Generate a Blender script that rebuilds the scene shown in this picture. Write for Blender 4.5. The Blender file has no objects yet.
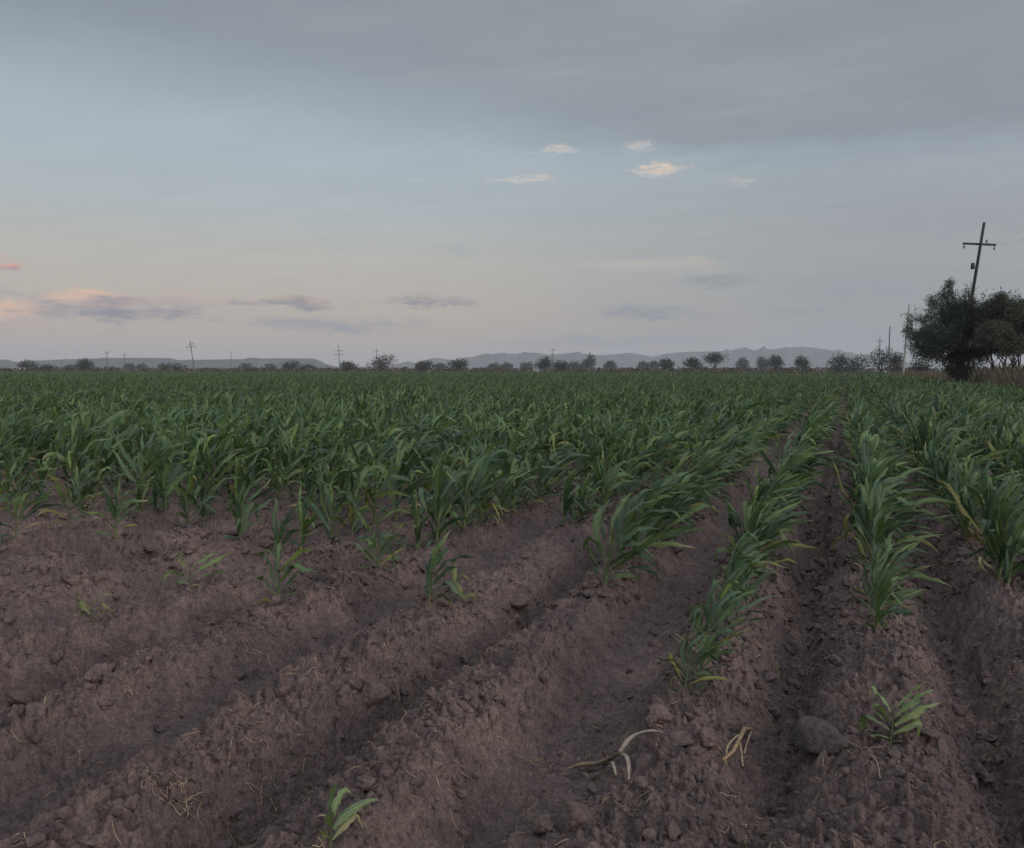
import bpy, math, random
import numpy as np
from mathutils import Vector, Matrix, noise as mnoise

random.seed(7)
RNG = np.random.default_rng(11)
R = math.radians
scene = bpy.context.scene
COL = scene.collection

# ------------------------------------------------------------------ camera model
F, W, H = 804.0, 1024, 848
HOR = 370.0
PITCH = math.atan((H / 2 - HOR) / F)
YAW = math.atan((848 - 512) / F)
CAM = np.array([0.0, 0.0, 1.40])
FWD = np.array([-math.sin(YAW) * math.cos(PITCH), math.cos(YAW) * math.cos(PITCH), -math.sin(PITCH)])
RGT = np.array([math.cos(YAW), math.sin(YAW), 0.0])
UPV = np.cross(RGT, FWD)
FH = np.array([-math.sin(YAW), math.cos(YAW), 0.0])


def ray(px, py):
    d = FWD * F + RGT * (px - W / 2) - UPV * (py - H / 2)
    return d / np.linalg.norm(d)


def ground(px, py, z=0.0):
    d = ray(px, py)
    return CAM + d * ((z - CAM[2]) / d[2])


def at_depth(px, py, Z):
    d = ray(px, py)
    return CAM + d * (Z / d.dot(FH))


def azel(px, py):
    d = ray(px, py)
    return math.degrees(math.atan2(d[0], d[1])), math.degrees(math.asin(d[2]))


cd = bpy.data.cameras.new('camera')
cd.sensor_fit = 'HORIZONTAL'
cd.sensor_width = 36.0
cd.lens = F / W * 36.0
cd.clip_start, cd.clip_end = 0.05, 30000
cam = bpy.data.objects.new('camera', cd)
COL.objects.link(cam)
cam.location = CAM
cam.rotation_euler = (math.pi / 2 - PITCH, 0, YAW)
scene.camera = cam


# ------------------------------------------------------------------ numpy noise
def hsh(ix, iy, s):
    ix = ix.astype(np.int64); iy = iy.astype(np.int64)
    h = (ix * 374761393 + iy * 668265263 + s * 1442695041) & 0xFFFFFFFF
    h = ((h ^ (h >> 13)) * 1274126177) & 0xFFFFFFFF
    h = ((h ^ (h >> 16)) * 2246822519) & 0xFFFFFFFF
    return ((h ^ (h >> 15)) & 0xFFFFFF) / float(0xFFFFFF)


def vnoise(x, y, s=0):
    ix, iy = np.floor(x), np.floor(y)
    fx, fy = x - ix, y - iy
    fx = fx * fx * fx * (fx * (fx * 6 - 15) + 10); fy = fy * fy * fy * (fy * (fy * 6 - 15) + 10)
    a, b = hsh(ix, iy, s), hsh(ix + 1, iy, s)
    c, d = hsh(ix, iy + 1, s), hsh(ix + 1, iy + 1, s)
    return (a + (b - a) * fx) * (1 - fy) + (c + (d - c) * fx) * fy - 0.5


def fbm(x, y, o=4, s=0):
    r, a, t = 0, 1.0, 0
    for i in range(o):
        ca, sa = math.cos(i * 0.7 + 0.3), math.sin(i * 0.7 + 0.3)
        r = r + a * vnoise((x * ca - y * sa) * 2 ** i + 17.3 * i, (x * sa + y * ca) * 2 ** i - 9.1 * i, s + i)
        t += a; a *= 0.5
    return r / t


def domes(x, y, cell, s, keep=0.8):
    ix, iy = np.floor(x / cell), np.floor(y / cell)
    best = np.zeros_like(x)
    for di in (-1, 0, 1):
        for dj in (-1, 0, 1):
            a, b = ix + di, iy + dj
            cx = (a + 0.1 + 0.8 * hsh(a, b, s)) * cell
            cy = (b + 0.1 + 0.8 * hsh(a, b, s + 1)) * cell
            k = hsh(a, b, s + 2)
            r = cell * (0.22 + 0.42 * hsh(a, b, s + 3) ** 1.6) * (k < keep)
            e = 0.7 + 0.6 * hsh(a, b, s + 4)
            dx, dy = (x - cx) * e, (y - cy) / e
            best = np.maximum(best, np.sqrt(np.maximum(r * r - dx * dx - dy * dy, 0)))
    return best


def sstep(a, b, x):
    t = np.clip((x - a) / (b - a), 0, 1)
    return t * t * (3 - 2 * t)


# ------------------------------------------------------------------ field layout
S = 0.792            # row spacing
XA = -0.62           # row just left of the dark narrow furrow
FIELD_R, FIELD_END = 6.6, 175.0


def row_x(k, y):
    return XA + k * S + 0.05 * vnoise(np.asarray(y, float) * 0.45 + k * 7.7, np.asarray(k * 3.1 + np.zeros_like(np.asarray(y, float))), 5)


def soil_h(x, y, detail=True):
    x = np.asarray(x, float); y = np.asarray(y, float)
    xw = x + 0.07 * fbm(x * 0.9, y * 0.55, 3, 3) + 0.035 * fbm(x * 5, y * 4, 2, 8)
    u = (xw - XA) / S
    cell = np.floor(u)
    d = np.abs(u - cell - 0.5) * S
    wide = (np.mod(cell, 2) == 1) & (cell < 0)
    gn = np.clip(1.12 * np.exp(-(d / 0.15) ** 1.6), 0, 1)
    gw = 1 - sstep(0.09, 0.345, d)
    g = np.where(wide, gw, gn)
    depth = np.where(wide, 0.18, 0.29) * (1 + 0.5 * vnoise(y * 0.5, cell * 5.3, 21))
    left = sstep(-2.2, -4.4, x)
    depth = depth * (1 - 0.25 * left * sstep(7.5, 5.0, y))
    head = np.where(x > -0.95, 0.22 + 0.78 * sstep(2.35, 3.15, y + 0.2 * fbm(x * 3, y * 3, 2, 31)), 1.0)
    infield = sstep(FIELD_R + 0.9, FIELD_R + 0.2, x) * sstep(FIELD_END + 6, FIELD_END, y)
    z = -depth * g * infield * head
    z = z - 0.06 * (1 - infield)
    z = z - 0.05 * (1 - head)
    z = z + infield * 0.05 * fbm(x * 1.6, y * 1.1, 3, 41)
    if not detail:
        return z
    r = np.hypot(x, y)
    near = sstep(40, 12, r) * infield
    trail = np.where(wide, gw, 0) * (0.85 + 0.5 * vnoise(x * 2, y * 2, 77))
    rough = np.clip(1.0 - 0.72 * trail, 0.2, 1)
    big = np.clip(0.35 + 1.6 * fbm(x * 1.3, y * 1.3, 3, 51), 0.0, 1)
    # diagonal scrape marks left by the plough on wide furrows
    sl = np.sin((y * 0.8 + x * 2.2 + 0.25 * fbm(x * 3, y * 3, 2, 61)) * 2 * math.pi / 0.23)
    z = z + near * (0.007 * sl * trail
                    + rough * 0.045 * fbm(x * 6, y * 6, 4, 71)
                    + rough * (0.055 * np.abs(vnoise(x * 8 + 2 * fbm(x * 5, y * 5, 2, 73), y * 8, 131)) + 0.045 * np.abs(vnoise(x * 19, y * 19, 132)) + 0.024 * np.abs(vnoise(x * 43, y * 43, 133)))
                    + (0.3 + 0.7 * rough) * 0.009 * np.abs(vnoise(x * 90, y * 90, 134))
                    + rough * big * 0.85 * domes(x + 0.04 * fbm(x * 14, y * 14, 2, 81), y + 0.04 * fbm(x * 14, y * 14, 2, 85), 0.15, 91, 0.5)
                    + rough * (0.4 + big) * 0.75 * domes(x + 0.018 * fbm(x * 40, y * 40, 2, 82), y + 0.018 * fbm(x * 40, y * 40, 2, 86), 0.07, 101, 0.7)
                    + (0.30 + 0.70 * rough) * 1.25 * domes(x, y, 0.032, 111, 0.62)
                    + (0.4 + 0.6 * rough) * 0.016 * fbm(x * 38, y * 38, 3, 121))
    return z


# ------------------------------------------------------------------ mesh helpers
def mesh_np(name, v, f, col=None, smooth=True):
    v = np.ascontiguousarray(v, dtype=np.float32); f = np.ascontiguousarray(f, dtype=np.int32)
    m = bpy.data.meshes.new(name)
    k = f.shape[1]
    m.vertices.add(len(v)); m.vertices.foreach_set('co', v.ravel())
    m.loops.add(f.size); m.loops.foreach_set('vertex_index', f.ravel())
    m.polygons.add(len(f))
    m.polygons.foreach_set('loop_start', np.arange(0, f.size, k, dtype=np.int32))
    m.polygons.foreach_set('loop_total', np.full(len(f), k, dtype=np.int32))
    m.polygons.foreach_set('use_smooth', np.full(len(f), smooth, dtype=bool))
    if col is not None:
        a = m.attributes.new('tint', 'FLOAT_COLOR', 'POINT')
        c = np.ones((len(v), 4), dtype=np.float32); c[:, :3] = col
        a.data.foreach_set('color', c.ravel())
    m.update(calc_edges=True)
    return m


def link(name, me, mat=None, parent=None, loc=None):
    o = bpy.data.objects.new(name, me)
    COL.objects.link(o)
    if mat is not None:
        me.materials.append(mat)
    if parent is not None:
        o.parent = parent
    if loc is not None:
        o.location = loc
    return o


def tag(o, label=None, cat=None, group=None, kind=None):
    if label: o['label'] = label
    if cat: o['category'] = cat
    if group: o['group'] = group
    if kind: o['kind'] = kind
    return o


def empty(name, loc, label, cat, group=None):
    o = bpy.data.objects.new(name, None)
    o.empty_display_size = 0.2
    COL.objects.link(o)
    o.location = loc
    return tag(o, label, cat, group)


class Geo:
    """collects quads (tris as degenerate-free separate list are avoided)"""
    def __init__(s): s.v, s.f, s.c, s.n = [], [], [], 0

    def add(s, v, f, c=None):
        v = np.asarray(v, float).reshape(-1, 3)
        s.v.append(v); s.f.append(np.asarray(f, int) + s.n)
        s.c.append(np.broadcast_to(np.asarray(c if c is not None else (1, 1, 1), float), v.shape)); s.n += len(v)

    def tube(s, pts, rad, n=7, c=None, cap=True):
        pts = np.asarray(pts, float); rad = np.broadcast_to(np.asarray(rad, float), (len(pts),))
        t = np.gradient(pts, axis=0)
        t /= np.linalg.norm(t, axis=1)[:, None] + 1e-9
        ref = np.array([0, 0, 1.0]) if abs(t[0][2]) < 0.9 else np.array([1.0, 0, 0])
        V = []
        for p, d, r in zip(pts, t, rad):
            a = np.cross(d, ref); a /= np.linalg.norm(a) + 1e-9
            b = np.cross(d, a)
            th = np.arange(n) * 2 * math.pi / n
            V.append(p + r * (np.cos(th)[:, None] * a + np.sin(th)[:, None] * b))
        if cap:
            V.append(np.repeat(pts[-1][None], n, 0) + (V[-1] - pts[-1]) * 0.02)
            V.insert(0, np.repeat(pts[0][None], n, 0) + (V[0] - pts[0]) * 0.02)
        L = len(V)
        i = np.arange(L - 1)[:, None] * n; j = np.arange(n)[None]; k = (j + 1) % n
        f = np.stack([i + j, i + k, i + n + k, i + n + j], -1).reshape(-1, 4)
        s.add(np.concatenate(V), f, c)

    def box(s, c, sx, sy, sz, rot=None, col=None):
        q = np.array([(x, y, z) for x in (-1, 1) for y in (-1, 1) for z in (-1, 1)], float) * np.array([sx, sy, sz]) / 2
        if rot is not None: q = q @ np.asarray(rot).T
        s.add(q + np.asarray(c), [(0, 1, 3, 2), (4, 6, 7, 5), (0, 4, 5, 1), (2, 3, 7, 6), (0, 2, 6, 4), (1, 5, 7, 3)], col)

    def mesh(s, name, smooth=True, origin=None):
        v = np.concatenate(s.v)
        if origin is not None: v = v - np.asarray(origin)
        return mesh_np(name, v, np.concatenate(s.f), np.concatenate(s.c), smooth)


# ------------------------------------------------------------------ materials
def new_mat(name):
    m = bpy.data.materials.new(name); m.use_nodes = True
    nt = m.node_tree; nt.nodes.clear()
    out = nt.nodes.new('ShaderNodeOutputMaterial')
    return m, nt, out


def nz(nt, vec, scale, detail=4, rough=0.55, dist=0.0):
    n = nt.nodes.new('ShaderNodeTexNoise')
    n.inputs['Scale'].default_value = scale; n.inputs['Detail'].default_value = detail
    n.inputs['Roughness'].default_value = rough; n.inputs['Distortion'].default_value = dist
    if vec is not None: nt.links.new(vec, n.inputs['Vector'])
    return n


def ramp(nt, fac, stops, interp='LINEAR'):
    r = nt.nodes.new('ShaderNodeValToRGB'); e = r.color_ramp.elements
    r.color_ramp.interpolation = interp
    while len(e) < len(stops): e.new(0.5)
    for el, (p, c) in zip(e, sorted(stops, key=lambda q: q[0])):
        el.position = p; el.color = (*c, 1) if len(c) == 3 else c
    if fac is not None: nt.links.new(fac, r.inputs['Fac'])
    return r


def mixc(nt, fac, a, b, mode='MIX'):
    m = nt.nodes.new('ShaderNodeMix'); m.data_type = 'RGBA'; m.blend_type = mode
    for sock, val in ((m.inputs['Factor'], fac), (m.inputs[6], a), (m.inputs[7], b)):
        if isinstance(val, (int, float)): sock.default_value = val
        elif isinstance(val, tuple): sock.default_value = (*val, 1)
        else: nt.links.new(val, sock)
    return m.outputs[2]


def mth(nt, op, a, b=None, c=None, clamp=False):
    n = nt.nodes.new('ShaderNodeMath'); n.operation = op; n.use_clamp = clamp
    for i, v in enumerate((a, b, c)):
        if v is None: continue
        if isinstance(v, (int, float)): n.inputs[i].default_value = v
        else: nt.links.new(v, n.inputs[i])
    return n.outputs[0]


def mrange(nt, v, a, b, c=0.0, d=1.0, smooth=True):
    n = nt.nodes.new('ShaderNodeMapRange')
    n.interpolation_type = 'SMOOTHSTEP' if smooth else 'LINEAR'
    nt.links.new(v, n.inputs['Value'])
    for k, val in zip(('From Min', 'From Max', 'To Min', 'To Max'), (a, b, c, d)): n.inputs[k].default_value = val
    return n.outputs['Result']


def soil_nodes(nt, pos):
    n1 = nz(nt, pos, 1.3, 5, 0.6); n2 = nz(nt, pos, 9, 5, 0.65); n3 = nz(nt, pos, 75, 6, 0.75); n4 = nz(nt, pos, 24, 5, 0.7)
    c = ramp(nt, n1.outputs['Fac'], [(0.28, (0.142, 0.110, 0.108)), (0.5, (0.212, 0.158, 0.149)), (0.72, (0.310, 0.226, 0.204))]).outputs[0]
    c2 = ramp(nt, n2.outputs['Fac'], [(0.28, (0.66, 0.66, 0.68)), (0.5, (1, 1, 1)), (0.75, (1.22, 1.18, 1.14))]).outputs[0]
    c3 = ramp(nt, n3.outputs['Fac'], [(0.30, (0.58, 0.58, 0.60)), (0.52, (1, 1, 1)), (0.74, (1.5, 1.44, 1.38))]).outputs[0]
    c = mixc(nt, 1.0, c, c2, 'MULTIPLY')
    c = mixc(nt, 1.0, c, c3, 'MULTIPLY')
    c4 = ramp(nt, n4.outputs['Fac'], [(0.32, (0.68, 0.68, 0.70)), (0.52, (1, 1, 1)), (0.72, (1.25, 1.22, 1.18))]).outputs[0]
    c = mixc(nt, 1.0, c, c4, 'MULTIPLY')
    return c


def nz_warp(nt, pos):
    n = nz(nt, pos, 30, 3)
    v = nt.nodes.new('ShaderNodeVectorMath'); v.operation = 'MULTIPLY_ADD'
    nt.links.new(n.outputs['Color'], v.inputs[0]); v.inputs[1].default_value = (0.02, 0.02, 0.02); nt.links.new(pos, v.inputs[2])
    return v.outputs[0]


def soil_material(name, world=True):
    m, nt, out = new_mat(name)
    geo = nt.nodes.new('ShaderNodeNewGeometry')
    pos = geo.outputs['Position']
    c = soil_nodes(nt, pos)
    if world:
        sep = nt.nodes.new('ShaderNodeSeparateXYZ'); nt.links.new(pos, sep.inputs[0])
        nx = nz(nt, pos, 0.9, 3)
        xx = mth(nt, 'ADD', sep.outputs[0], mth(nt, 'MULTIPLY', mth(nt, 'SUBTRACT', nx.outputs['Fac'], 0.5), 1.6))
        o1 = mrange(nt, xx, FIELD_R + 0.1, FIELD_R + 0.9)
        o2 = mrange(nt, sep.outputs[1], FIELD_END, FIELD_END + 8)
        outside = mth(nt, 'MAXIMUM', o1, o2)
        g1 = nz(nt, pos, 0.02, 5, 0.6); g2 = nz(nt, pos, 3.0, 5, 0.7)
        dry = ramp(nt, g1.outputs['Fac'], [(0.35, (0.10, 0.095, 0.055)), (0.55, (0.17, 0.14, 0.09)), (0.7, (0.23, 0.185, 0.12))]).outputs[0]
        dry = mixc(nt, 1.0, dry, ramp(nt, g2.outputs['Fac'], [(0.3, (0.6, 0.62, 0.6)), (0.7, (1.25, 1.2, 1.15))]).outputs[0], 'MULTIPLY')
        c = mixc(nt, outside, c, dry)
    b = nt.nodes.new('ShaderNodeBsdfPrincipled')
    b.inputs['Roughness'].default_value = 0.92
    b.inputs['Specular IOR Level'].default_value = 0.18
    nt.links.new(c, b.inputs['Base Color'])
    f1 = nz(nt, pos, 70, 6, 0.72); f2 = nz(nt, pos, 330, 4, 0.7)
    bp = nt.nodes.new('ShaderNodeBump'); bp.inputs['Strength'].default_value = 1.0; bp.inputs['Distance'].default_value = 0.02
    vo = nt.nodes.new('ShaderNodeTexVoronoi'); vo.inputs['Scale'].default_value = 48; nt.links.new(nz_warp(nt, pos), vo.inputs['Vector'])
    vo2 = nt.nodes.new('ShaderNodeTexVoronoi'); vo2.inputs['Scale'].default_value = 125; nt.links.new(pos, vo2.inputs['Vector'])
    hh = mth(nt, 'SUBTRACT', f1.outputs['Fac'], mth(nt, 'MULTIPLY', vo.outputs['Distance'], 0.75))
    hh = mth(nt, 'SUBTRACT', hh, mth(nt, 'MULTIPLY', vo2.outputs['Distance'], 0.3))
    nt.links.new(hh, bp.inputs['Height'])
    bp2 = nt.nodes.new('ShaderNodeBump'); bp2.inputs['Strength'].default_value = 0.9; bp2.inputs['Distance'].default_value = 0.004
    nt.links.new(f2.outputs['Fac'], bp2.inputs['Height']); nt.links.new(bp.outputs[0], bp2.inputs['Normal'])
    nt.links.new(bp2.outputs[0], b.inputs['Normal'])
    nt.links.new(b.outputs[0], out.inputs['Surface'])
    return m


def tint_material(name, rough=0.5, spec=0.4, transl=0.25, nscale=18.0, var=0.35, bump=0.0, streak=False):
    m, nt, out = new_mat(name)
    at = nt.nodes.new('ShaderNodeAttribute'); at.attribute_name = 'tint'
    geo = nt.nodes.new('ShaderNodeNewGeometry')
    n = nz(nt, geo.outputs['Position'], nscale, 4, 0.6)
    v = ramp(nt, n.outputs['Fac'], [(0.25, (1 - var,) * 3), (0.75, (1 + var,) * 3)]).outputs[0]
    c = mixc(nt, 1.0, at.outputs['Color'], v, 'MULTIPLY')
    b = nt.nodes.new('ShaderNodeBsdfPrincipled')
    b.inputs['Roughness'].default_value = rough
    b.inputs['Specular IOR Level'].default_value = spec
    nt.links.new(c, b.inputs['Base Color'])
    if bump:
        bp = nt.nodes.new('ShaderNodeBump'); bp.inputs['Strength'].default_value = 0.8; bp.inputs['Distance'].default_value = bump
        nb = nz(nt, geo.outputs['Position'], nscale * 2, 4, 0.6)
        nt.links.new(nb.outputs['Fac'], bp.inputs['Height']); nt.links.new(bp.outputs[0], b.inputs['Normal'])
    if transl > 0:
        t = nt.nodes.new('ShaderNodeBsdfTranslucent')
        tc = mixc(nt, 1.0, c, (1.0, 1.1, 0.6), 'MULTIPLY')
        nt.links.new(tc, t.inputs['Color'])
        mx = nt.nodes.new('ShaderNodeMixShader'); mx.inputs[0].default_value = transl
        nt.links.new(b.outputs[0], mx.inputs[1]); nt.links.new(t.outputs[0], mx.inputs[2])
        nt.links.new(mx.outputs[0], out.inputs['Surface'])
    else:
        nt.links.new(b.outputs[0], out.inputs['Surface'])
    return m


M_SOIL = soil_material('soil')
M_CLOD = soil_material('clod_soil', world=False)
M_GREY = tint_material('grey_clod', 0.95, 0.1, 0.0, 55, 0.5, 0.02)
M_LEAF = tint_material('corn_leaf', 0.55, 0.4, 0.26, 22, 0.22)
M_STRAW = tint_material('straw', 0.8, 0.2, 0.15, 60, 0.5)
M_TREE = tint_material('tree_foliage', 0.65, 0.25, 0.15, 0.6, 0.3)
M_BARK = tint_material('bark', 0.9, 0.15, 0.0, 6, 0.4, 0.02)
M_WOOD = tint_material('weathered_wood', 0.85, 0.2, 0.0, 9, 0.3, 0.006)
M_HILL = tint_material('hill_scrub', 0.95, 0.05, 0.0, 0.02, 0.3)
M_WALL = tint_material('plaster', 0.85, 0.2, 0.0, 2, 0.12)

# ------------------------------------------------------------------ ground sheet
def build_ground():
    fine = np.linspace(R(-61), R(17), 1250)
    coarse = np.linspace(R(17), R(299), 72)[1:-1]
    az = np.concatenate([fine, coarse])
    dys = np.arange(600, 15, -0.76)
    r1 = CAM[2] * F / dys
    r2 = np.geomspace(r1[-1], 5700, 46)[1:]
    r0 = np.linspace(0.05, r1[0], 14)[:-1]
    rr = np.concatenate([r0, r1, r2])
    A, RR = np.meshgrid(az, rr)
    x, y = RR * np.sin(A), RR * np.cos(A)
    nc, nr = len(az), len(rr)
    z = soil_h(x.ravel(), y.ravel())
    v = np.stack([x.ravel(), y.ravel(), z], 1)
    i = np.arange(nr - 1)[:, None] * nc; j = np.arange(nc)[None]; k = (j + 1) % nc
    f = np.stack([i + j, i + nc + j, i + nc + k, i + k], -1).reshape(-1, 4)
    me = mesh_np('field_ground', v, f)
    # check orientation: normals up
    o = link('ground', me, M_SOIL)
    tag(o, 'brown ploughed soil of the field with ridges and furrows', None, None, 'structure')
    if me.polygons[5000].normal.z < 0:
        me.flip_normals()
    return o


build_ground()

# ------------------------------------------------------------------ soil clods
def ico(sub):
    import bmesh
    bm = bmesh.new(); bmesh.ops.create_icosphere(bm, subdivisions=sub, radius=1)
    v = np.array([p.co[:] for p in bm.verts]); f = np.array([[q.index for q in p.verts] for p in bm.faces]); bm.free()
    return v, f


ICO = {s: ico(s) for s in (1, 2, 3, 4)}


def clod(sub, seed, rough=0.35):
    v, f = ICO[sub]
    o = Vector((seed * 3.1, seed * 1.7, -seed * 2.3))
    d = np.array([mnoise.noise(Vector(p) * 1.1 + o) * rough * 1.2 + mnoise.noise(Vector(p) * 2.6 + o) * rough * 0.6 + mnoise.noise(Vector(p) * 6 + o) * rough * 0.4 + mnoise.noise(Vector(p) * 15 + o) * rough * 0.22 for p in v])
    # faceted breaks
    w = v * (1 + d)[:, None]
    rs = np.random.default_rng(seed)
    for _ in range(9):
        n = rs.normal(size=3); n /= np.linalg.norm(n)
        h = w @ n; lim = rs.uniform(0.5, 0.82)
        over = np.maximum(h - lim, 0)
        w = w - 0.85 * over[:, None] * n
    return w, f


def scatter_clods():
    vs = {s: [clod(s, 40 + q, 0.6) for q in range(14)] for s in (1, 2)}
    V, Fc, n = [], [], 0
    N = 52000
    # uniform in picture-independent polar coordinates round the standing point: denser close by
    r = 1.9 + (RNG.random(N) ** 1.7) * 9.5
    a = RNG.uniform(R(-62), R(16), N)
    x, y = r * np.sin(a), r * np.cos(a)
    u = (x - XA) / S; c = np.floor(u); dd = np.abs(u - c - 0.5) * S
    wide = (np.mod(c, 2) == 1) & (c < 0)
    p = np.where(wide, np.where(dd < 0.2, 0.12, 0.8), 0.9) * np.clip(0.55 + 2.2 * fbm(x * 1.1, y * 1.1, 3, 201), 0.05, 1)
    keep = RNG.random(N) < p
    x, y, r = x[keep], y[keep], r[keep]
    rad = 0.004 + 0.011 * RNG.random(len(x)) ** 2.0 + 0.030 * RNG.random(len(x)) ** 11
    rad *= np.clip(r / 4.0, 0.9, 1.6)
    z = soil_h(x, y)
    for i in range(len(x)):
        sub = 2 if rad[i] / r[i] * F > 4 else 1
        v, f = vs[sub][i % 14]
        t = RNG.uniform(0, 6.28); ct, st = math.cos(t), math.sin(t)
        w = v * rad[i] * np.array([RNG.uniform(0.7, 1.5), RNG.uniform(0.7, 1.2), RNG.uniform(0.5, 0.95)])
        w = np.stack([w[:, 0] * ct - w[:, 1] * st, w[:, 0] * st + w[:, 1] * ct, w[:, 2]], 1)
        V.append(w + np.array([x[i], y[i], z[i] + rad[i] * 0.24])); Fc.append(f + n); n += len(v)
    o = link('soil_crumbs', mesh_np('soil_crumbs', np.concatenate(V), np.concatenate(Fc), None, False), M_CLOD)
    tag(o, 'loose crumbs and small clods of brown soil', None, None, 'stuff')


scatter_clods()

CLODS = [  # px, py (base centre), radius px, label, flat
    (816, 771, 23, 'largest brown clod lying in the end of the dark narrow furrow', 0.8),
    (374, 738, 15, 'round soil clod beside the furrow above the wilted bottom seedling', 0.85),
    (681, 751, 12, 'rounded soil clod just left of its twin, near the dry corn stub', 0.8),
    (708, 753, 13, 'blocky soil clod directly left of the dry corn stub', 0.75),
    (574, 832, 20, 'large pale soil clod at the bottom edge below the dry corn stalk', 0.8),
    (546, 838, 12, 'small soil clod touching the large pale one at the bottom edge', 0.8),
    (658, 724, 15, 'soil clod on the ridge at the right end of the dry corn stalk', 0.7),
    (518, 628, 12, 'flat soil clod on the ridge left of the bushy corn clump', 0.65),
    (562, 612, 11, 'low soil clod on the crest close to the bushy corn clump', 0.65),
    (20, 718, 11, 'lumpy soil clod at the left edge of the field picture', 0.8),
    (36, 742, 9, 'soil clod just below the lumpy one at the left edge', 0.8),
    (100, 712, 9, 'upright soil clod with a dark gap beside it, left side', 1.0),
]
for i, (px, py, pr, lab, fl) in enumerate(CLODS):
    p = ground(px, py, -0.08)
    for _ in range(4):
        p = ground(px, py, float(soil_h(p[0], p[1], False)))
    z = float(soil_h(np.array([p[0]]), np.array([p[1]]))[0])
    rad = pr / F * np.linalg.norm(p - CAM)
    v, f = clod(4, 300 + i, 0.3)
    v = v * np.array([1.12, 0.95, fl]) * rad
    a = i * 1.3; ca, sa = math.cos(a), math.sin(a)
    v = np.stack([v[:, 0] * ca - v[:, 1] * sa, v[:, 0] * sa + v[:, 1] * ca, v[:, 2]], 1)
    o = link('soil_clod', mesh_np('soil_clod', v, f, np.full((len(v), 3), (0.088, 0.076, 0.076)) if i == 0 else None), M_GREY if i == 0 else M_CLOD, None, (p[0], p[1], z + rad * fl * (0.5 if i == 0 else 0.3)))
    tag(o, lab, 'clod', 'large clods of soil')

# ------------------------------------------------------------------ corn
WIND = RGT * 0.92 + FH * 0.30 + np.array([0, 0, -0.10])
GREEN = np.array([[0.059, 0.104, 0.053], [0.074, 0.121, 0.052], [0.094, 0.140, 0.055], [0.053, 0.092, 0.054]])


def leaf_params(pos, s, n, rng, wscale=1.0, wind=1.0):
    """per plant arrays -> per leaf arrays (P*n)"""
    P = len(pos)
    fr = np.tile(np.linspace(0, 1, n), P)
    pi = np.repeat(np.arange(P), n)
    q = lambda a, b: rng.uniform(a, b, P * n)
    sz = s[pi]
    phi = rng.uniform(0, 6.283, P)[pi] + np.tile(np.arange(n) * math.pi, P) + q(-0.55, 0.55)
    L = sz * (0.40 + 0.34 * np.sin(math.pi * np.clip(0.1 + 0.85 * fr, 0, 1))) * q(0.6, 1.2)
    L = np.where(fr < 0.15, L * 0.75, L)
    Wd = sz * (0.034 + 0.042 * np.sin(math.pi * (0.12 + 0.7 * fr))) * q(0.85, 1.15) * wscale
    th0 = np.radians(52 - 44 * fr + q(-9, 9))
    bend = np.radians(58 - 22 * fr + q(-30, 45))
    bend = np.where(fr < 0.15, bend + 0.5, bend)
    z0 = sz * (0.05 + 0.46 * fr ** 1.1)
    w = wind * (0.35 + 0.65 * q(0.4, 1.0)) * (0.5 + 0.6 * fr)
    tw = q(-1.9, 1.9)
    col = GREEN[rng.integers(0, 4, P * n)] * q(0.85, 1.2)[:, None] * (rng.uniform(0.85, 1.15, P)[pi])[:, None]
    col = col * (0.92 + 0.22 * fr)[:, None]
    dry = rng.random(P * n)
    lite = rng.random(P * n) < 0.12
    col[lite] = col[lite] * np.array([1.5, 1.35, 1.15])
    yel = (fr < 0.35) & (dry < 0.20)
    col[yel] = np.array([0.20, 0.20, 0.06]) * rng.uniform(0.7, 1.1, yel.sum())[:, None]
    tan = (fr < 0.2) & (dry < 0.16)
    col[tan] = np.array([0.30, 0.24, 0.14]) * rng.uniform(0.7, 1.1, tan.sum())[:, None]
    tipdry = rng.random(P * n) < 0.10
    return dict(pi=pi, fr=fr, phi=phi, L=L, W=Wd, th0=th0, bend=bend, z0=z0, w=w, tw=tw, col=col, tip=tipdry, base=pos[pi], ph=q(0, 6.28), ph2=q(0, 6.28), ph3=q(0, 6.28), wob=q(0.05, 0.32), wop=q(0.1, 0.7), kt=q(0.35, 0.85), ka=np.where(rng.random(P * n) < 0.5, q(0.4, 2.1), 0), lean=0.10 * wind)


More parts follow.
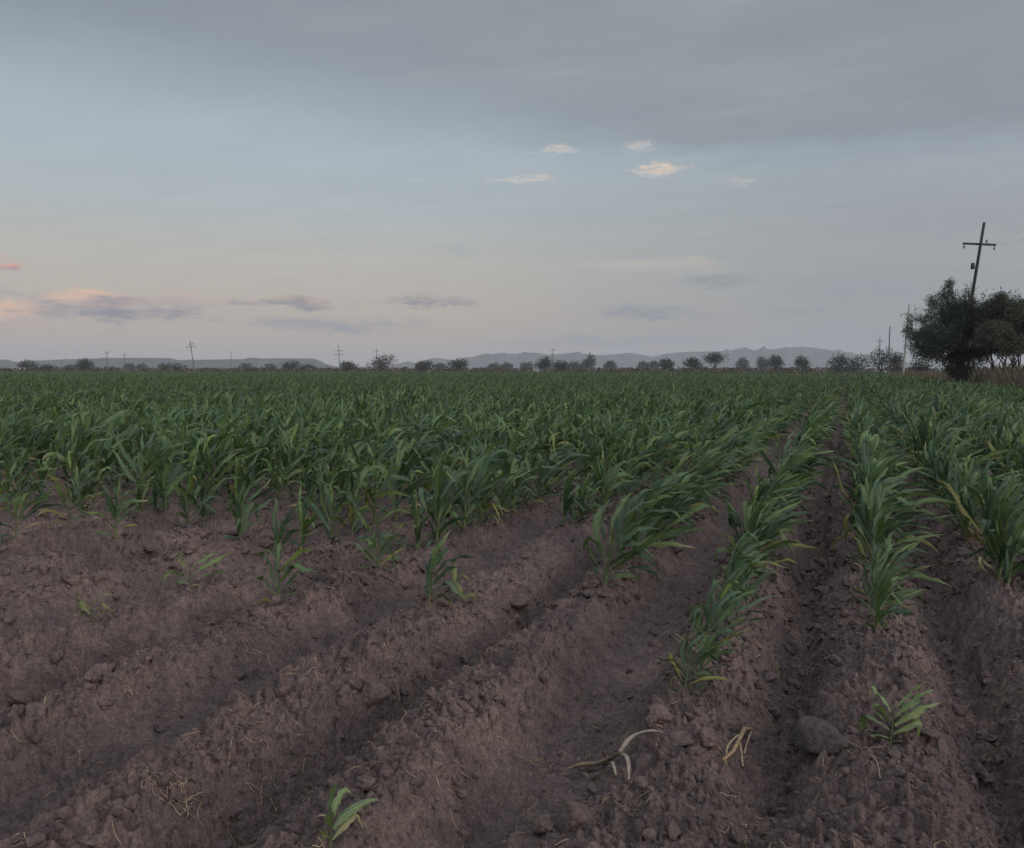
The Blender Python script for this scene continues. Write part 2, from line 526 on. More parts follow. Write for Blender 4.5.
def leaf_geo(p, segs, nw):
    N = len(p['L'])
    t = np.linspace(0, 1, segs + 1)
    hd = np.stack([np.cos(p['phi']), np.sin(p['phi']), np.zeros(N)], 1)
    s0 = np.stack([-np.sin(p['phi']), np.cos(p['phi']), np.zeros(N)], 1)
    cur = p['base'] + np.array([0, 0, 1.0]) * p['z0'][:, None] + WIND * (p['lean'] * p['z0'])[:, None] + hd * 0.008
    V = np.zeros((N, segs + 1, nw, 3)); C = np.zeros((N, segs + 1, nw, 3))
    ds = (p['L'] / segs)[:, None]
    for i, ti in enumerate(t):
        th = p['th0'] + p['bend'] * ti ** 1.4 + p['ka'] * sstep(p['kt'] - 0.09, p['kt'] + 0.09, ti) + p['wob'] * np.sin(p['ph2'] + ti * 8) * min(1, ti * 3)
        ph_ = p['phi'] + p['wop'] * np.sin(p['ph3'] + ti * 6) * ti
        hd = np.stack([np.cos(ph_), np.sin(ph_), np.zeros(N)], 1)
        s0 = np.stack([-np.sin(ph_), np.cos(ph_), np.zeros(N)], 1)
        d = np.sin(th)[:, None] * hd + np.cos(th)[:, None] * np.array([0, 0, 1.0]) + WIND * (p['w'] * (0.25 + 1.1 * ti))[:, None]
        d /= np.linalg.norm(d, axis=1)[:, None]
        sd = s0 - d * (s0 * d).sum(1)[:, None]
        sd /= np.linalg.norm(sd, axis=1)[:, None] + 1e-6
        nr = np.cross(sd, d)
        tw = (p['tw'] * ti)[:, None]
        sd2 = sd * np.cos(tw) + nr * np.sin(tw); nr2 = nr * np.cos(tw) - sd * np.sin(tw)
        prof = 0.38 + 0.62 * sstep(0, 0.32, ti) if ti < 0.32 else max((1 - ((ti - 0.32) / 0.68) ** 2.2), 0.04)
        hw = (p['W'] * 0.5 * prof)[:, None]
        fold = 0.55 * (1 - 0.6 * ti)
        for j in range(nw):
            e = (-1, -0.14, 0, 0.14, 1)[j] if nw == 5 else -1 + 2 * j / (nw - 1)
            rip = (np.sin(p['ph'] + ti * 17 * (1 + 0.2 * e) + e * 1.3) * 0.5 + np.sin(p['ph2'] * 3 + ti * 31 + e * 2.1) * 0.22)[:, None] * abs(e) * min(1, ti * 2)
            jit = 1.0 if abs(e) < 0.9 else 1 + 0.16 * np.sin(p['ph3'] * 5 + ti * 40 + e * 4)[:, None]
            V[:, i, j] = cur + sd2 * hw * e * jit + nr2 * hw * (fold * abs(e) + rip)
            mid = 1.0 + (0.35 * (1 - abs(e)) if nw == 3 else 0) + (0.9 if nw == 5 and e == 0 else 0)
            c = p['col'] * mid
            pale = max(0, 1 - ti / 0.12)
            c = c * (1 - 0.5 * pale) + np.array([0.14, 0.19, 0.07]) * 0.5 * pale
            k = (p['tip'] * max(0.0, (ti - 0.72) / 0.28))[:, None]
            c = c * (1 - k) + np.array([0.30, 0.25, 0.13]) * k
            C[:, i, j] = c
        cur = cur + d * ds
    i = np.arange(segs)[:, None] * nw; j = np.arange(nw - 1)[None]
    f1 = np.stack([i + j, i + j + 1, i + nw + j + 1, i + nw + j], -1).reshape(-1, 4)
    return V.reshape(N, -1, 3), C.reshape(N, -1, 3), f1


def merge(V, C, f1):
    N, k = V.shape[:2]
    f = (f1[None] + (np.arange(N) * k)[:, None, None]).reshape(-1, 4)
    return V.reshape(-1, 3), C.reshape(-1, 3), f


def stalk_geo(pos, s, lean, n=6):
    """tapered leaning stalk for arrays of plants"""
    P = len(pos)
    t = np.array([-0.06, 0.03, 0.18, 0.36, 0.52])
    th = np.arange(n) * 2 * math.pi / n
    V = np.zeros((P, len(t), n, 3)); C = np.zeros_like(V)
    for i, ti in enumerate(t):
        r = s * 0.0165 * (1.05 - 1.5 * max(ti, 0))
        c = pos + np.array([0, 0, 1.0]) * (s * ti)[:, None] + WIND * (lean * s * max(ti, 0))[:, None]
        V[:, i] = c[:, None] + (r[:, None, None]) * np.stack([np.cos(th), np.sin(th), 0 * th], 1)[None]
        k = max(0, 1 - max(ti, 0) / 0.2)
        C[:, i] = np.array([0.085, 0.14, 0.05]) * (1 - k) + np.array([0.20, 0.21, 0.10]) * k
    i = np.arange(len(t) - 1)[:, None] * n; j = np.arange(n)[None]; k = (j + 1) % n
    f1 = np.stack([i + j, i + k, i + n + k, i + n + j], -1).reshape(-1, 4)
    return V.reshape(P, -1, 3), C.reshape(P, -1, 3), f1


# row starts: k -> picture height below the horizon at which the dense row begins
START = {0: 328, 1: 266, 2: 228, 3: 200, -1: 230, -2: 168, -3: 206, -4: 193, -5: 172, -6: 158, -7: 160, -8: 156, -9: 153}


def row_point(k, dy):
    """ground point of row k seen dy below the horizon"""
    y = 3.0
    for _ in range(30):
        x = float(row_x(k, y))
        # depth along FH for that dy (z=0)
        d = ray(W / 2, HOR + dy); Z = CAM[2] / (-d[2]) * d.dot(FH)
        y = (Z - x * FH[0]) / FH[1]
    return float(row_x(k, y)), y


def project(p):
    q = p - CAM
    z = q @ FWD
    return W / 2 + F * (q @ RGT) / z, H / 2 - F * (q @ UPV) / z, z


def make_plants():
    P = []   # x, y, size, k, idx
    rs = np.random.default_rng(5)
    for k in range(-330, 9):
        x0 = XA + k * S
        if x0 > FIELD_R - 0.25: continue
        dy = START.get(k, 150 if k < 0 else 200)
        ys = row_point(k, dy)[1] if k > -60 else 0.0
        if k < -9: ys = max(ys, 0.3)
        # frame wedge with margin
        lo = max(ys, (-x0) / math.tan(R(60.0)) if x0 < 0 else x0 / math.tan(R(14)))
        y = ys
        n = int((FIELD_END - ys) / 0.185)
        st = 0.185 * (1 + 0.0 * rs.random(n))
        yy = ys + np.cumsum(st) - 0.185 + rs.uniform(-0.05, 0.05, n)
        gap = (vnoise(yy * 0.9, np.full(n, k * 4.7), 301) < -0.36) | (rs.random(n) < (0.13 if k >= -1 else 0.05))
        gap &= ~(yy < ys + 0.3)
        if k < -1: gap |= (rs.random(n) < 0.4) & (yy < ys + 1.6) & (yy > ys + 0.1)
        ok = (yy > lo) & ~gap & (yy < FIELD_END + 2 * vnoise(yy * 0, np.full(n, k * .2), 9))
        yy = yy[ok]
        xx = row_x(k, yy) + rs.normal(0, 0.025, len(yy))
        base = 0.78 if k < 0 else 0.70
        if k in (0,): base = 0.64
        if k in (1,): base = 0.67
        if k == -1: base = 0.74
        if k >= 2: base = 0.68
        edge = 0.70 + 0.30 * sstep(0, 1.6, yy - ys)
        if k == -1: edge = 0.85 + 0.15 * sstep(0, 0.5, yy - ys)
        if k == 2: edge = np.ones_like(yy)
        grow = 1 + 0.28 * sstep(4, 14, yy) * (k >= 0)
        s = base * edge * grow * (1 + 0.34 * fbm(xx * 0.5, yy * 0.5, 2, 311)) * rs.uniform(0.72, 1.16, len(yy))
        for a, b, c in zip(xx, yy, s): P.append((a, b, c, k))
    return np.array(P)


PL = make_plants()
zz = soil_h(PL[:, 0], PL[:, 1], False)
POS = np.stack([PL[:, 0], PL[:, 1], zz], 1)
px, py, pz = project(POS)
dist = np.hypot(PL[:, 0], PL[:, 1])
inframe = (px > -12) & (px < W + 14) & (pz > 1) & (py > HOR)
order = np.argsort(np.where(inframe, dist, 1e9))

ORD = ['zero', 'first', 'second', 'third', 'fourth', 'fifth', 'sixth', 'seventh', 'eighth', 'ninth', 'tenth', 'eleventh', 'twelfth',
       'thirteenth', 'fourteenth', 'fifteenth', 'sixteenth', 'seventeenth', 'eighteenth', 'nineteenth', 'twentieth']


def row_name(k):
    if k <= 0:
        n = 1 - k; side = 'left'
    else:
        n = k; side = 'right'
    return ('nearest row ' if n == 1 else (ORD[n] if n <= 20 else 'far') + ' row ') + side + ' of the dark furrow'


def stalk_part(pos, s, lean, root):
    V, C, f1 = stalk_geo(pos[None], np.array([s]), lean, 8)
    return link('stalk', mesh_np('stalk', V[0] - pos, f1, C[0]), M_LEAF, root)


def build_plant(pos, s, label, group, rng, n=10, wind=1.0, parts=True, tweak=None, wsc=1.0):
    p = leaf_params(pos[None], np.array([s]), n, rng, wsc, wind)
    if tweak: tweak(p)
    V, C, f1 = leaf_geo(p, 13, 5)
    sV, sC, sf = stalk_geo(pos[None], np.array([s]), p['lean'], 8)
    if parts:
        root = empty('corn_plant', pos, label, 'corn plant', group)
        link('stalk', mesh_np('stalk', sV[0] - pos, sf, sC[0]), M_LEAF, root)
        for i in range(n):
            link('leaf', mesh_np('leaf', V[i] - pos, f1, C[i]), M_LEAF, root)
        return root
    g = Geo()
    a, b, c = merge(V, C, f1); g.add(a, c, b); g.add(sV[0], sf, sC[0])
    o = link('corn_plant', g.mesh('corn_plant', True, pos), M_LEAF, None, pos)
    return tag(o, label, 'corn plant', group)


# lone plants standing apart, by hand
def place(px_, py_):
    p = ground(px_, py_, 0.0)
    for _ in range(5):
        p = ground(px_, py_, float(soil_h(p[0], p[1], False)))
    p[2] = float(soil_h(np.array([p[0]]), np.array([p[1]]))[0]) - 0.004
    return p


def pale(p):
    p['th0'] = p['th0'] + 0.35; p['L'] = p['L'] * 1.2
    p['col'] = p['col'] * 0.6 + np.array([0.19, 0.23, 0.10]) * 0.55


def yellow(p):
    p['th0'] = p['th0'] + 0.3; p['L'] = p['L'] * 1.15
    p['col'] = p['col'] * 0.3 + np.array([0.20, 0.20, 0.07]) * 0.7


LONE = [
    (330, 858, 0.21, 7, 1.0, 'wilted pale corn seedling at the bottom edge of the field', pale),
    (890, 748, 0.27, 9, 1.0, 'lone pale corn seedling right of the largest clod', pale),
    (429, 612, 0.45, 10, 1.1, 'single upright corn plant standing alone on the middle ridge', None),
    (278, 612, 0.48, 9, 0.7, 'lone corn plant with broad folded top leaves, left of centre', None),
    (190, 594, 0.30, 8, 0.5, 'small corn seedling alone in front of the left corn edge', pale),
    (92, 626, 0.22, 7, 0.4, 'tiny yellowish corn seedling furthest out on the left soil', yellow),
    (116, 544, 0.50, 8, 0.6, 'corn plant standing just in front of the left corn edge, rightmost of three', None),
    (70, 542, 0.46, 8, 0.6, 'corn plant in front of the left corn edge, middle of three', None),
    (16, 548, 0.50, 8, 0.6, 'corn plant in front of the left corn edge, leftmost of three', None),
    (563, 530, 0.56, 8, 0.8, 'corn plant standing apart just left behind the bushy corn clump', None),
    (455, 606, 0.26, 6, 0.8, 'drooping dry corn seedling right beside the single upright plant', yellow),
]
cr = np.random.default_rng(77)
lone_xy = []
for (a, b, s, n, wd, lab, tw) in LONE:
    p = place(a, b)
    lone_xy.append(p[:2])
    build_plant(p, s, lab, 'corn plants standing apart from the rows', cr, n, wd, True, tw, 1.6 if s < 0.31 else 1.3)

N_IND = 300 - len(LONE)
ind = order[:N_IND]
N_PARTS = 175
cnt = {}
srt = sorted(ind, key=lambda i: (PL[i, 3], PL[i, 1]))
rank = {}
for i in srt:
    k = int(PL[i, 3]); cnt[k] = cnt.get(k, 0) + 1; rank[i] = cnt[k]
partset = set(ind[:N_PARTS])
for i in ind:
    k = int(PL[i, 3]); r = rank[i]
    rn = row_name(k)
    grp = 'corn plants in the ' + rn
    if -8 <= k <= 2 and r <= 12:
        lab = 'corn plant, ' + ('nearest one' if r == 1 else ORD[r] + ' from the near end') + ' of the ' + rn
        grp = 'corn plants near the ends of the rows'
    else:
        lab = 'leafy green corn plant crowded deep in the ' + rn if -8 <= k <= 2 else 'leafy green corn plant crowded in the ' + rn
    big = k in (0, 1, 2, -1)
    build_plant(POS[i], PL[i, 2], lab, grp, cr, 15 if k >= -1 else 11, 1.5 if k >= -1 else 0.6, i in partset, None, 0.8 if k >= -1 else 0.95)

# everything further back: one mass, in three levels of detail
rest = np.setdiff1d(np.arange(len(PL)), ind)
rd = dist[rest]
g = Geo()
sr = np.random.default_rng(99)


def add_mass(idx, n, segs, nw, wsc, wind, stalk=True):
    if not len(idx): return
    p = leaf_params(POS[idx], PL[idx, 2], n, sr, wsc, wind)
    a, b, c = merge(*leaf_geo(p, segs, nw)); g.add(a, c, b)
    if stalk:
        a, b, c = merge(*stalk_geo(POS[idx], PL[idx, 2], p['lean'], 5)); g.add(a, c, b)


m1 = rest[(rd < 22)]
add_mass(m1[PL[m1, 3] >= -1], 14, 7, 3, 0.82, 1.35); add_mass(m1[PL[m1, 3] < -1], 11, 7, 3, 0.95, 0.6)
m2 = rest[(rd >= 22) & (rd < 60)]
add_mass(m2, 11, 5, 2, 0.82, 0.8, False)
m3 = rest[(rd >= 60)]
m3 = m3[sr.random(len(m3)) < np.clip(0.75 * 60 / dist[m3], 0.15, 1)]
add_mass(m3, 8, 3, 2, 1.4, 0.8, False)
o = link('corn_crop', g.mesh('corn_crop'), M_LEAF)
tag(o, 'dense mass of green corn filling the field behind the front plants', None, None, 'stuff')
print('corn', len(PL), 'mass leaves verts', g.n)

# ------------------------------------------------------------------ straw and dry corn remains
def strip(g, pts, w, col, up=(0, 0, 1)):
    pts = np.asarray(pts, float); n = len(pts)
    t = np.gradient(pts, axis=0); t /= np.linalg.norm(t, axis=1)[:, None] + 1e-9
    sd = np.cross(t, np.asarray(up, float)); sd /= np.linalg.norm(sd, axis=1)[:, None] + 1e-6
    ww = np.broadcast_to(np.asarray(w, float), (n,))[:, None] / 2
    nr = np.cross(sd, t)
    V = np.stack([pts - sd * ww + nr * ww * 0.4, pts, pts + sd * ww + nr * ww * 0.4], 1).reshape(-1, 3)
    i = np.arange(n - 1)[:, None] * 3; j = np.arange(2)[None]
    g.add(V, np.stack([i + j, i + j + 1, i + 4 + j, i + 3 + j], -1).reshape(-1, 4), col)


def wisp(g, c, spread, n, rng, lmin=0.03, lmax=0.09, w=0.0022):
    for _ in range(n):
        a = rng.uniform(0, 6.283); L = rng.uniform(lmin, lmax)
        x0 = c[0] + rng.normal(0, spread[0]); y0 = c[1] + rng.normal(0, spread[1])
        k = rng.normal(0, 22)
        t = np.linspace(0, L, 7)
        xs = x0 + np.cumsum(np.cos(a + k * t)) * L / 7; ys = y0 + np.cumsum(np.sin(a + k * t)) * L / 7
        zs = soil_h(xs, ys) + 0.004 + rng.uniform(0, 0.012) * np.sin(t / L * 3.1)
        pf = np.polyfit(t, zs, 1); zs = 0.35 * zs + 0.65 * np.polyval(pf, t) + 0.003
        col = np.array([0.44, 0.33, 0.22]) * rng.uniform(0.45, 1.3)
        g.tube(np.stack([xs, ys, zs], 1), w * 0.42 * rng.uniform(0.6, 1.4), 4, col, False)


wr = np.random.default_rng(31)
WISPS = [
    (176, 806, (0.062, 0.026), 40, 'tangled clump of pale straw lying on the soil, lower left'),
    (296, 684, (0.06, 0.035), 26, 'small scatter of pale straw in the left furrow'),
    (345, 608, (0.035, 0.022), 36, 'loose pale straw between the two lone corn plants'),
    (535, 769, (0.04, 0.02), 16, 'flat wisp of straw just left of the dry corn stalk'),
    (135, 724, (0.05, 0.035), 16, 'faint wisp of straw near the upright clod on the left'),
    (700, 640, (0.05, 0.05), 14, 'straw caught at the foot of the near corn plant'),
]
for (a, b, sp, n, lab) in WISPS:
    p = place(a, b); gg = Geo()
    wisp(gg, p, sp, n, wr)
    o = link('straw_wisp', gg.mesh('straw_wisp', True, p), M_STRAW, None, p)
    tag(o, lab, 'straw', 'wisps of straw on the soil')

gg = Geo()
for _ in range(760):
    r = 2.0 + wr.random() ** 1.5 * 7.5; a = wr.uniform(R(-58), R(13))
    wisp(gg, (r * math.sin(a), r * math.cos(a)), (0.03, 0.03), int(wr.integers(1, 6)), wr, 0.015, 0.075, 0.0022)
o = link('straw_litter', gg.mesh('straw_litter'), M_STRAW)
tag(o, 'fine straw fibres scattered over the brown soil', None, None, 'stuff')

# dry corn stalk lying on its side
def lift(pxs, extra):
    out = []
    for (a, b), e in zip(pxs, extra):
        p = place(a, b); p[2] += 0.018 + e; out.append(p)
    return np.array(out)


DRY = np.array([0.28, 0.225, 0.155])
root_p = place(600, 774)
t = empty('dry_corn_stalk', root_p, 'dry bleached corn stalk with curled leaves lying flat on the soil', 'dry stalk')
def sub(name, gg): return link(name, gg.mesh(name, True, root_p), M_STRAW, t)
def smooth_path(p, n=14):
    p = np.asarray(p, float)
    q = np.concatenate([2 * p[:1] - p[1:2], p, 2 * p[-1:] - p[-2:-1]])
    out = []
    for u in np.linspace(0, len(p) - 1 - 1e-6, n):
        k = int(u); t = u - k; a, b, c, d = q[k:k + 4]
        out.append(0.5 * (2 * b + (c - a) * t + (2 * a - 5 * b + 4 * c - d) * t ** 2 + (3 * b - a - 3 * c + d) * t ** 3))
    return np.array(out)


gg = Geo(); gg.tube(smooth_path(lift([(566, 779), (580, 775), (600, 773), (622, 770)], [0.004, 0.012, 0.016, 0.016]), 10), np.interp(np.linspace(0, 1, 10), [0, .3, .7, 1], [0.004, 0.008, 0.009, 0.003]), 7, DRY * 1.0); sub('stalk', gg)
for pts, ex, w in ((((620, 771), (630, 760), (640, 750), (652, 747), (664, 745)), (0.016, 0.03, 0.04, 0.03, 0.012), [0.012, 0.020, 0.012, 0.020, 0.003]),
                   (((612, 772), (622, 774), (628, 780), (629, 790)), (0.018, 0.026, 0.02, 0.006), [0.012, 0.014, 0.015, 0.006]),
                   (((605, 776), (612, 782), (616, 789)), (0.014, 0.012, 0.004), [0.010, 0.013, 0.007]),
                   (((582, 781), (594, 786), (610, 784)), (0.004, 0.006, 0.004), [0.005, 0.009, 0.006])):
    gg = Geo(); pth = smooth_path(lift(pts, ex), 15); strip(gg, pth, np.interp(np.linspace(0, 1, 15), np.linspace(0, 1, len(w)), w), DRY * 0.95 + np.array([0.02, 0.03, 0.05])); sub('leaf', gg)

# broken dry stub
root_p = place(738, 768)
t = empty('dry_corn_stub', root_p, 'broken tan corn stub with frayed fibres poking from the soil', 'dry stub')
gg = Geo(); gg.tube(lift([(723, 780), (733, 766), (744, 752), (752, 746)], [0.0, 0.02, 0.03, 0.03]), [0.005, 0.007, 0.009, 0.005], 7, np.array([0.33, 0.235, 0.14])); sub('stub', gg)
for pts, ex in ((((750, 747), (744, 741), (738, 737)), (0.03, 0.02, 0.03)), (((748, 748), (741, 752), (728, 758), (726, 775)), (0.03, 0.02, 0.02, 0.0)), (((752, 746), (748, 757), (744, 766)), (0.03, 0.02, 0.002)), (((740, 758), (742, 768), (743, 776)), (0.02, 0.01, 0.0))):
    gg = Geo(); strip(gg, smooth_path(lift(pts, ex), 10), 0.006, np.array([0.40, 0.32, 0.21])); sub('fibre', gg)

# root fibres by the largest clod
root_p = place(830, 770); gg = Geo()
t = None
for pts in (((806, 752), (813, 762), (819, 776)), ((820, 768), (836, 758), (850, 762), (868, 770)), ((845, 758), (862, 756), (884, 754)), ((860, 765), (875, 775), (880, 795)), ((828, 766), (824, 772), (822, 782))):
    pp = smooth_path(lift(pts, [0.004] * len(pts)), 14); strip(gg, pp, 0.0035, np.array([0.36, 0.28, 0.19]))
o = link('root_fibres', gg.mesh('root_fibres', True, root_p), M_STRAW, None, root_p)
tag(o, 'pale stringy roots on the soil between largest clod and lone seedling', 'roots')

# ------------------------------------------------------------------ trees
def crown_mesh(lobes, n, size, base_col, rng, origin, flat=0.35, sprig=5, aspect=2.6, hole=-0.3):
    """lobes: (centre xyz, rx, ry, rz); leaf-sized faces on little sprigs through the volume"""
    vol = np.array([l[1] * l[2] * l[3] for l in lobes]) ** 0.75; vol = vol / vol.sum()
    m = max(1, n // sprig)
    li = rng.choice(len(lobes), m, p=vol)
    c = np.array([l[0] for l in lobes])[li]; rad = np.array([l[1:4] for l in lobes])[li]
    d = rng.normal(size=(m, 3)); d /= np.linalg.norm(d, axis=1)[:, None]
    rr = rng.random(m) ** 0.45 * (1 + 0.14 * rng.normal(size=m) * (rng.random(m) < 0.5))
    # holes: clump noise
    p = c + d * rad * rr[:, None]
    keep = np.array([mnoise.noise(Vector(q) / (size * 6)) > hole for q in p])
    p, d = p[keep], d[keep]; m = len(p)
    out = d + np.array([0, 0, 0.15]) + rng.normal(0, 0.5, (m, 3)); out /= np.linalg.norm(out, axis=1)[:, None]
    pp = np.repeat(p, sprig, 0) + np.repeat(out, sprig, 0) * np.tile(np.linspace(0, 1, sprig), m)[:, None] * size * 2.2
    N = len(pp)
    pp = pp + rng.normal(0, size * 0.35, (N, 3))
    a = rng.normal(size=(N, 3)); a[:, 2] -= flat; a /= np.linalg.norm(a, axis=1)[:, None]
    b = np.cross(a, rng.normal(size=(N, 3))); b /= np.linalg.norm(b, axis=1)[:, None]
    L = size * rng.uniform(0.6, 1.3, N)[:, None]; Wd = L / aspect
    V = np.stack([pp - a * L * 0.5, pp + b * Wd * 0.5, pp + a * L * 0.5, pp - b * Wd * 0.5], 1).reshape(-1, 3) - origin
    f = np.arange(N * 4).reshape(-1, 4)
    cl = np.repeat(np.repeat(rng.uniform(0.7, 1.3, m), sprig) * rng.uniform(0.85, 1.15, N), 4)[:, None] * np.asarray(base_col)
    return mesh_np('crown', V, f, cl, False)


def limbs(g, base, lobes, r0, rng, fork=0.3, col=(0.06, 0.05, 0.042)):
    top = np.mean([l[0] for l in lobes], 0)
    fk = base + (top - base) * fork
    g.tube([base - np.array([0, 0, 0.3]), base + (fk - base) * 0.5 + rng.normal(0, r0 * 0.4, 3) * [1, 1, 0], fk], [r0 * 1.25, r0, r0 * 0.85], 8, col)
    for l in lobes:
        e = np.asarray(l[0]) + np.array([0, 0, l[3] * 0.3])
        mid = fk + (e - fk) * 0.5 + rng.normal(0, 0.12, 3) * np.linalg.norm(e - fk)
        q = np.array([fk, fk * 0.45 + mid * 0.55 + rng.normal(0, 0.04, 3) * np.linalg.norm(e - fk), mid, e])
        g.tube(smooth_path(q, 7), np.linspace(r0 * 0.6, r0 * 0.12, 7), 6, col)


def far_tree(cx, top, bot, wpx, Z, label, rng, shape='round', col=(0.048, 0.055, 0.042), cat='tree', bare=0.25, name='field_tree', n=520):
    base = at_depth(cx, HOR, Z); base[2] = -0.08
    k = Z / F
    h = CAM[2] + (HOR - top) * k - base[2]
    w = wpx * k * 0.88
    lobes = []
    nl = {'round': 5, 'wide': 7, 'umbrella': 5, 'scrub': 5, 'tall': 5}[shape] + int(rng.integers(-1, 2))
    for i in range(nl):
        t = (i + 0.5) / nl - 0.5
        ox = RGT * t * w * 0.75 + FH * rng.uniform(-0.25, 0.25) * w
        if shape == 'umbrella': zc, rz = h * rng.uniform(0.68, 0.76), h * 0.22
        elif shape == 'tall': zc, rz = h * (0.35 + 0.5 * ((i * 2) % nl) / nl), h * 0.28; ox = ox * 0.8
        elif shape in ('wide', 'scrub'): zc, rz = h * rng.uniform(0.42, 0.58), h * rng.uniform(0.36, 0.44)
        else: zc, rz = h * (0.54 + 0.14 * (1 - abs(t) * 2) + rng.uniform(-0.14, 0.10)), h * rng.uniform(0.24, 0.36)
        rw = w * (0.5 / math.sqrt(nl)) * rng.uniform(0.85, 1.65)
        zc = min(zc, h - rz * 0.98)
        lobes.append((base + ox + np.array([0, 0, zc]), rw, rw, rz))
    root = empty(name, base, label, cat, 'trees along the far side of the field')
    gg = Geo(); limbs(gg, base, lobes, max(0.10, 0.035 * h), rng, 0.32 if shape in ('umbrella', 'round') else 0.15)
    link('trunk', gg.mesh('trunk', True, base), M_BARK, root)
    link('crown', crown_mesh(lobes, n * 2, 1.35 * k, col, rng, base, 0.2, 3, 1.4, -0.6), M_TREE, root)
    return root


tr = np.random.default_rng(55)
FT = [
    (27, 361.5, 374, 22, 360, 'broad dark tree beside the small white building at the far left', 'wide'),
    (48, 366.5, 373, 20, 370, 'low wide bush right of the far left dark tree', 'wide'),
    (72, 367, 373, 11, 380, 'small low tree left of the round far tree on the left', 'round'),
    (84, 359.8, 373, 17, 350, 'round tree on the left horizon left of the faint twin poles', 'round'),
    (130, 365.5, 373, 8, 420, 'small tree left of its twin, halfway to the crossarm pole', 'round'),
    (142, 366, 373, 8, 420, 'small tree right of its twin, halfway to the crossarm pole', 'round'),
    (172, 364.5, 373, 30, 380, 'long low clump of trees just left of the tall left pole', 'wide'),
    (246, 365.5, 373, 11, 400, 'small dark tree alone under the left mesa', 'round'),
    (270, 365.5, 373, 9, 420, 'small tree left of the wide dark tree under the mesa end', 'round'),
    (290, 362.5, 373, 19, 380, 'wide dark tree below the right end of the mesa', 'wide'),
    (307, 366, 373, 16, 390, 'low tree touching the wide one below the mesa end', 'wide'),
    (348, 363, 373, 16, 360, 'rounded tree directly right of the double crossarm pole', 'round'),
    (381, 354.6, 373, 28, 300, 'tallest bushy tree on the far horizon left of centre', 'tall'),
    (424, 362, 373, 16, 350, 'rounded tree right of the tallest bushy horizon tree', 'round'),
    (440, 365, 373, 12, 380, 'small low tree between two rounded trees left of centre', 'round'),
    (459, 359, 373, 21, 340, 'large rounded tree at the foot of the first mountains', 'round'),
    (494, 365, 373, 11, 400, 'small pale tree right of the large rounded one', 'round'),
    (507, 365, 372, 13, 400, 'small low tree near the centre of the horizon', 'round'),
    (527, 363.5, 372, 13, 390, 'low tree left of the dark clump at the centre', 'wide'),
    (544, 357.6, 372, 16, 330, 'dark tree forming the left high end of the centre clump', 'round'),
    (561, 361, 372, 17, 330, 'dark tree forming the right low end of the centre clump', 'wide'),
    (576, 363, 372, 13, 350, 'low tree between the centre clump and the feathery tree', 'wide'),
    (589, 355.5, 372, 13, 320, 'upright feathery tree right of the centre clump', 'tall'),
    (610, 362.5, 370, 11, 380, 'small round tree right of the upright feathery tree', 'round'),
    (643, 363, 370, 9, 390, 'small tree, left one of a pair right of centre', 'round'),
    (654, 362.5, 370, 8, 390, 'small tree, right one of a pair right of centre', 'round'),
    (666, 359.5, 370, 15, 350, 'mid sized tree left of the dense dark tree', 'round'),
    (693, 358.5, 371, 16, 320, 'dense dark tree left of the umbrella shaped tree', 'round'),
    (715, 353, 371, 20, 300, 'umbrella shaped tree with bare trunk showing below its crown', 'umbrella'),
    (743, 359.5, 370, 10, 380, 'small tree right of the umbrella shaped tree', 'round'),
    (763, 357.6, 370, 13, 320, 'dark tree joined to a taller one below the mountain top', 'wide'),
    (776, 354.5, 370, 14, 315, 'taller dark tree of the joined pair below the mountain top', 'round'),
    (802, 357, 370, 14, 330, 'rounded tree alone between joined pair and long dark grove', 'round'),
    (838, 354, 369, 22, 260, 'left half of the long dark grove at the right end of the mountains', 'wide'),
    (857, 354.5, 369, 24, 255, 'right half of the long dark grove at the right end of the mountains', 'wide'),
    (882, 347.5, 367, 22, 190, 'bushy tree before the distant poles, left of the thin white pole', 'round'),
    (897, 350, 367, 16, 180, 'bushy tree touching the thin white pole', 'round'),
    (922, 357, 369, 22, 150, 'low dark bush between thin white pole and near tree', 'wide'),
]
for (a, tp, bt, w, Z, lab, shp) in FT:
    Z = Z * (2.3 if w <= 13 else 1.35 if Z > 200 else 1.0)
    far_tree(a, tp, bt, w, Z, lab, tr, shp, n=700)

# the two near trees by the fence
def near_tree(bx, Z, lobes_px, stems_px, label, seed, col, n, size=0.19):
    rng = np.random.default_rng(seed)
    base = at_depth(bx, HOR, Z); base[2] = -0.06
    k = Z / F
    lobes = []
    for (a, b, rx, ry) in lobes_px:
        c = at_depth(a, b, Z + rng.uniform(-1.3, 1.3))
        lobes.append((c, rx * k, rx * k * 1.1 if rx > 9 else rx * k, ry * k))
    root = empty('mesquite_tree', base, label, 'tree', 'trees beside the fence')
    gg = Geo()
    for (a, r) in stems_px:
        b0 = at_depth(a, HOR, Z + rng.uniform(-0.4, 0.4)); b0[2] = -0.06
        near_l = sorted(lobes, key=lambda l: abs((l[0] - b0) @ RGT))[:5]
        limbs(gg, b0, near_l, r, rng, 0.3)
    link('trunk', gg.mesh('trunk', True, base), M_BARK, root)
    link('crown', crown_mesh(lobes, n, size, col, rng, base, 0.4, 6, 3.2, -0.2), M_TREE, root)


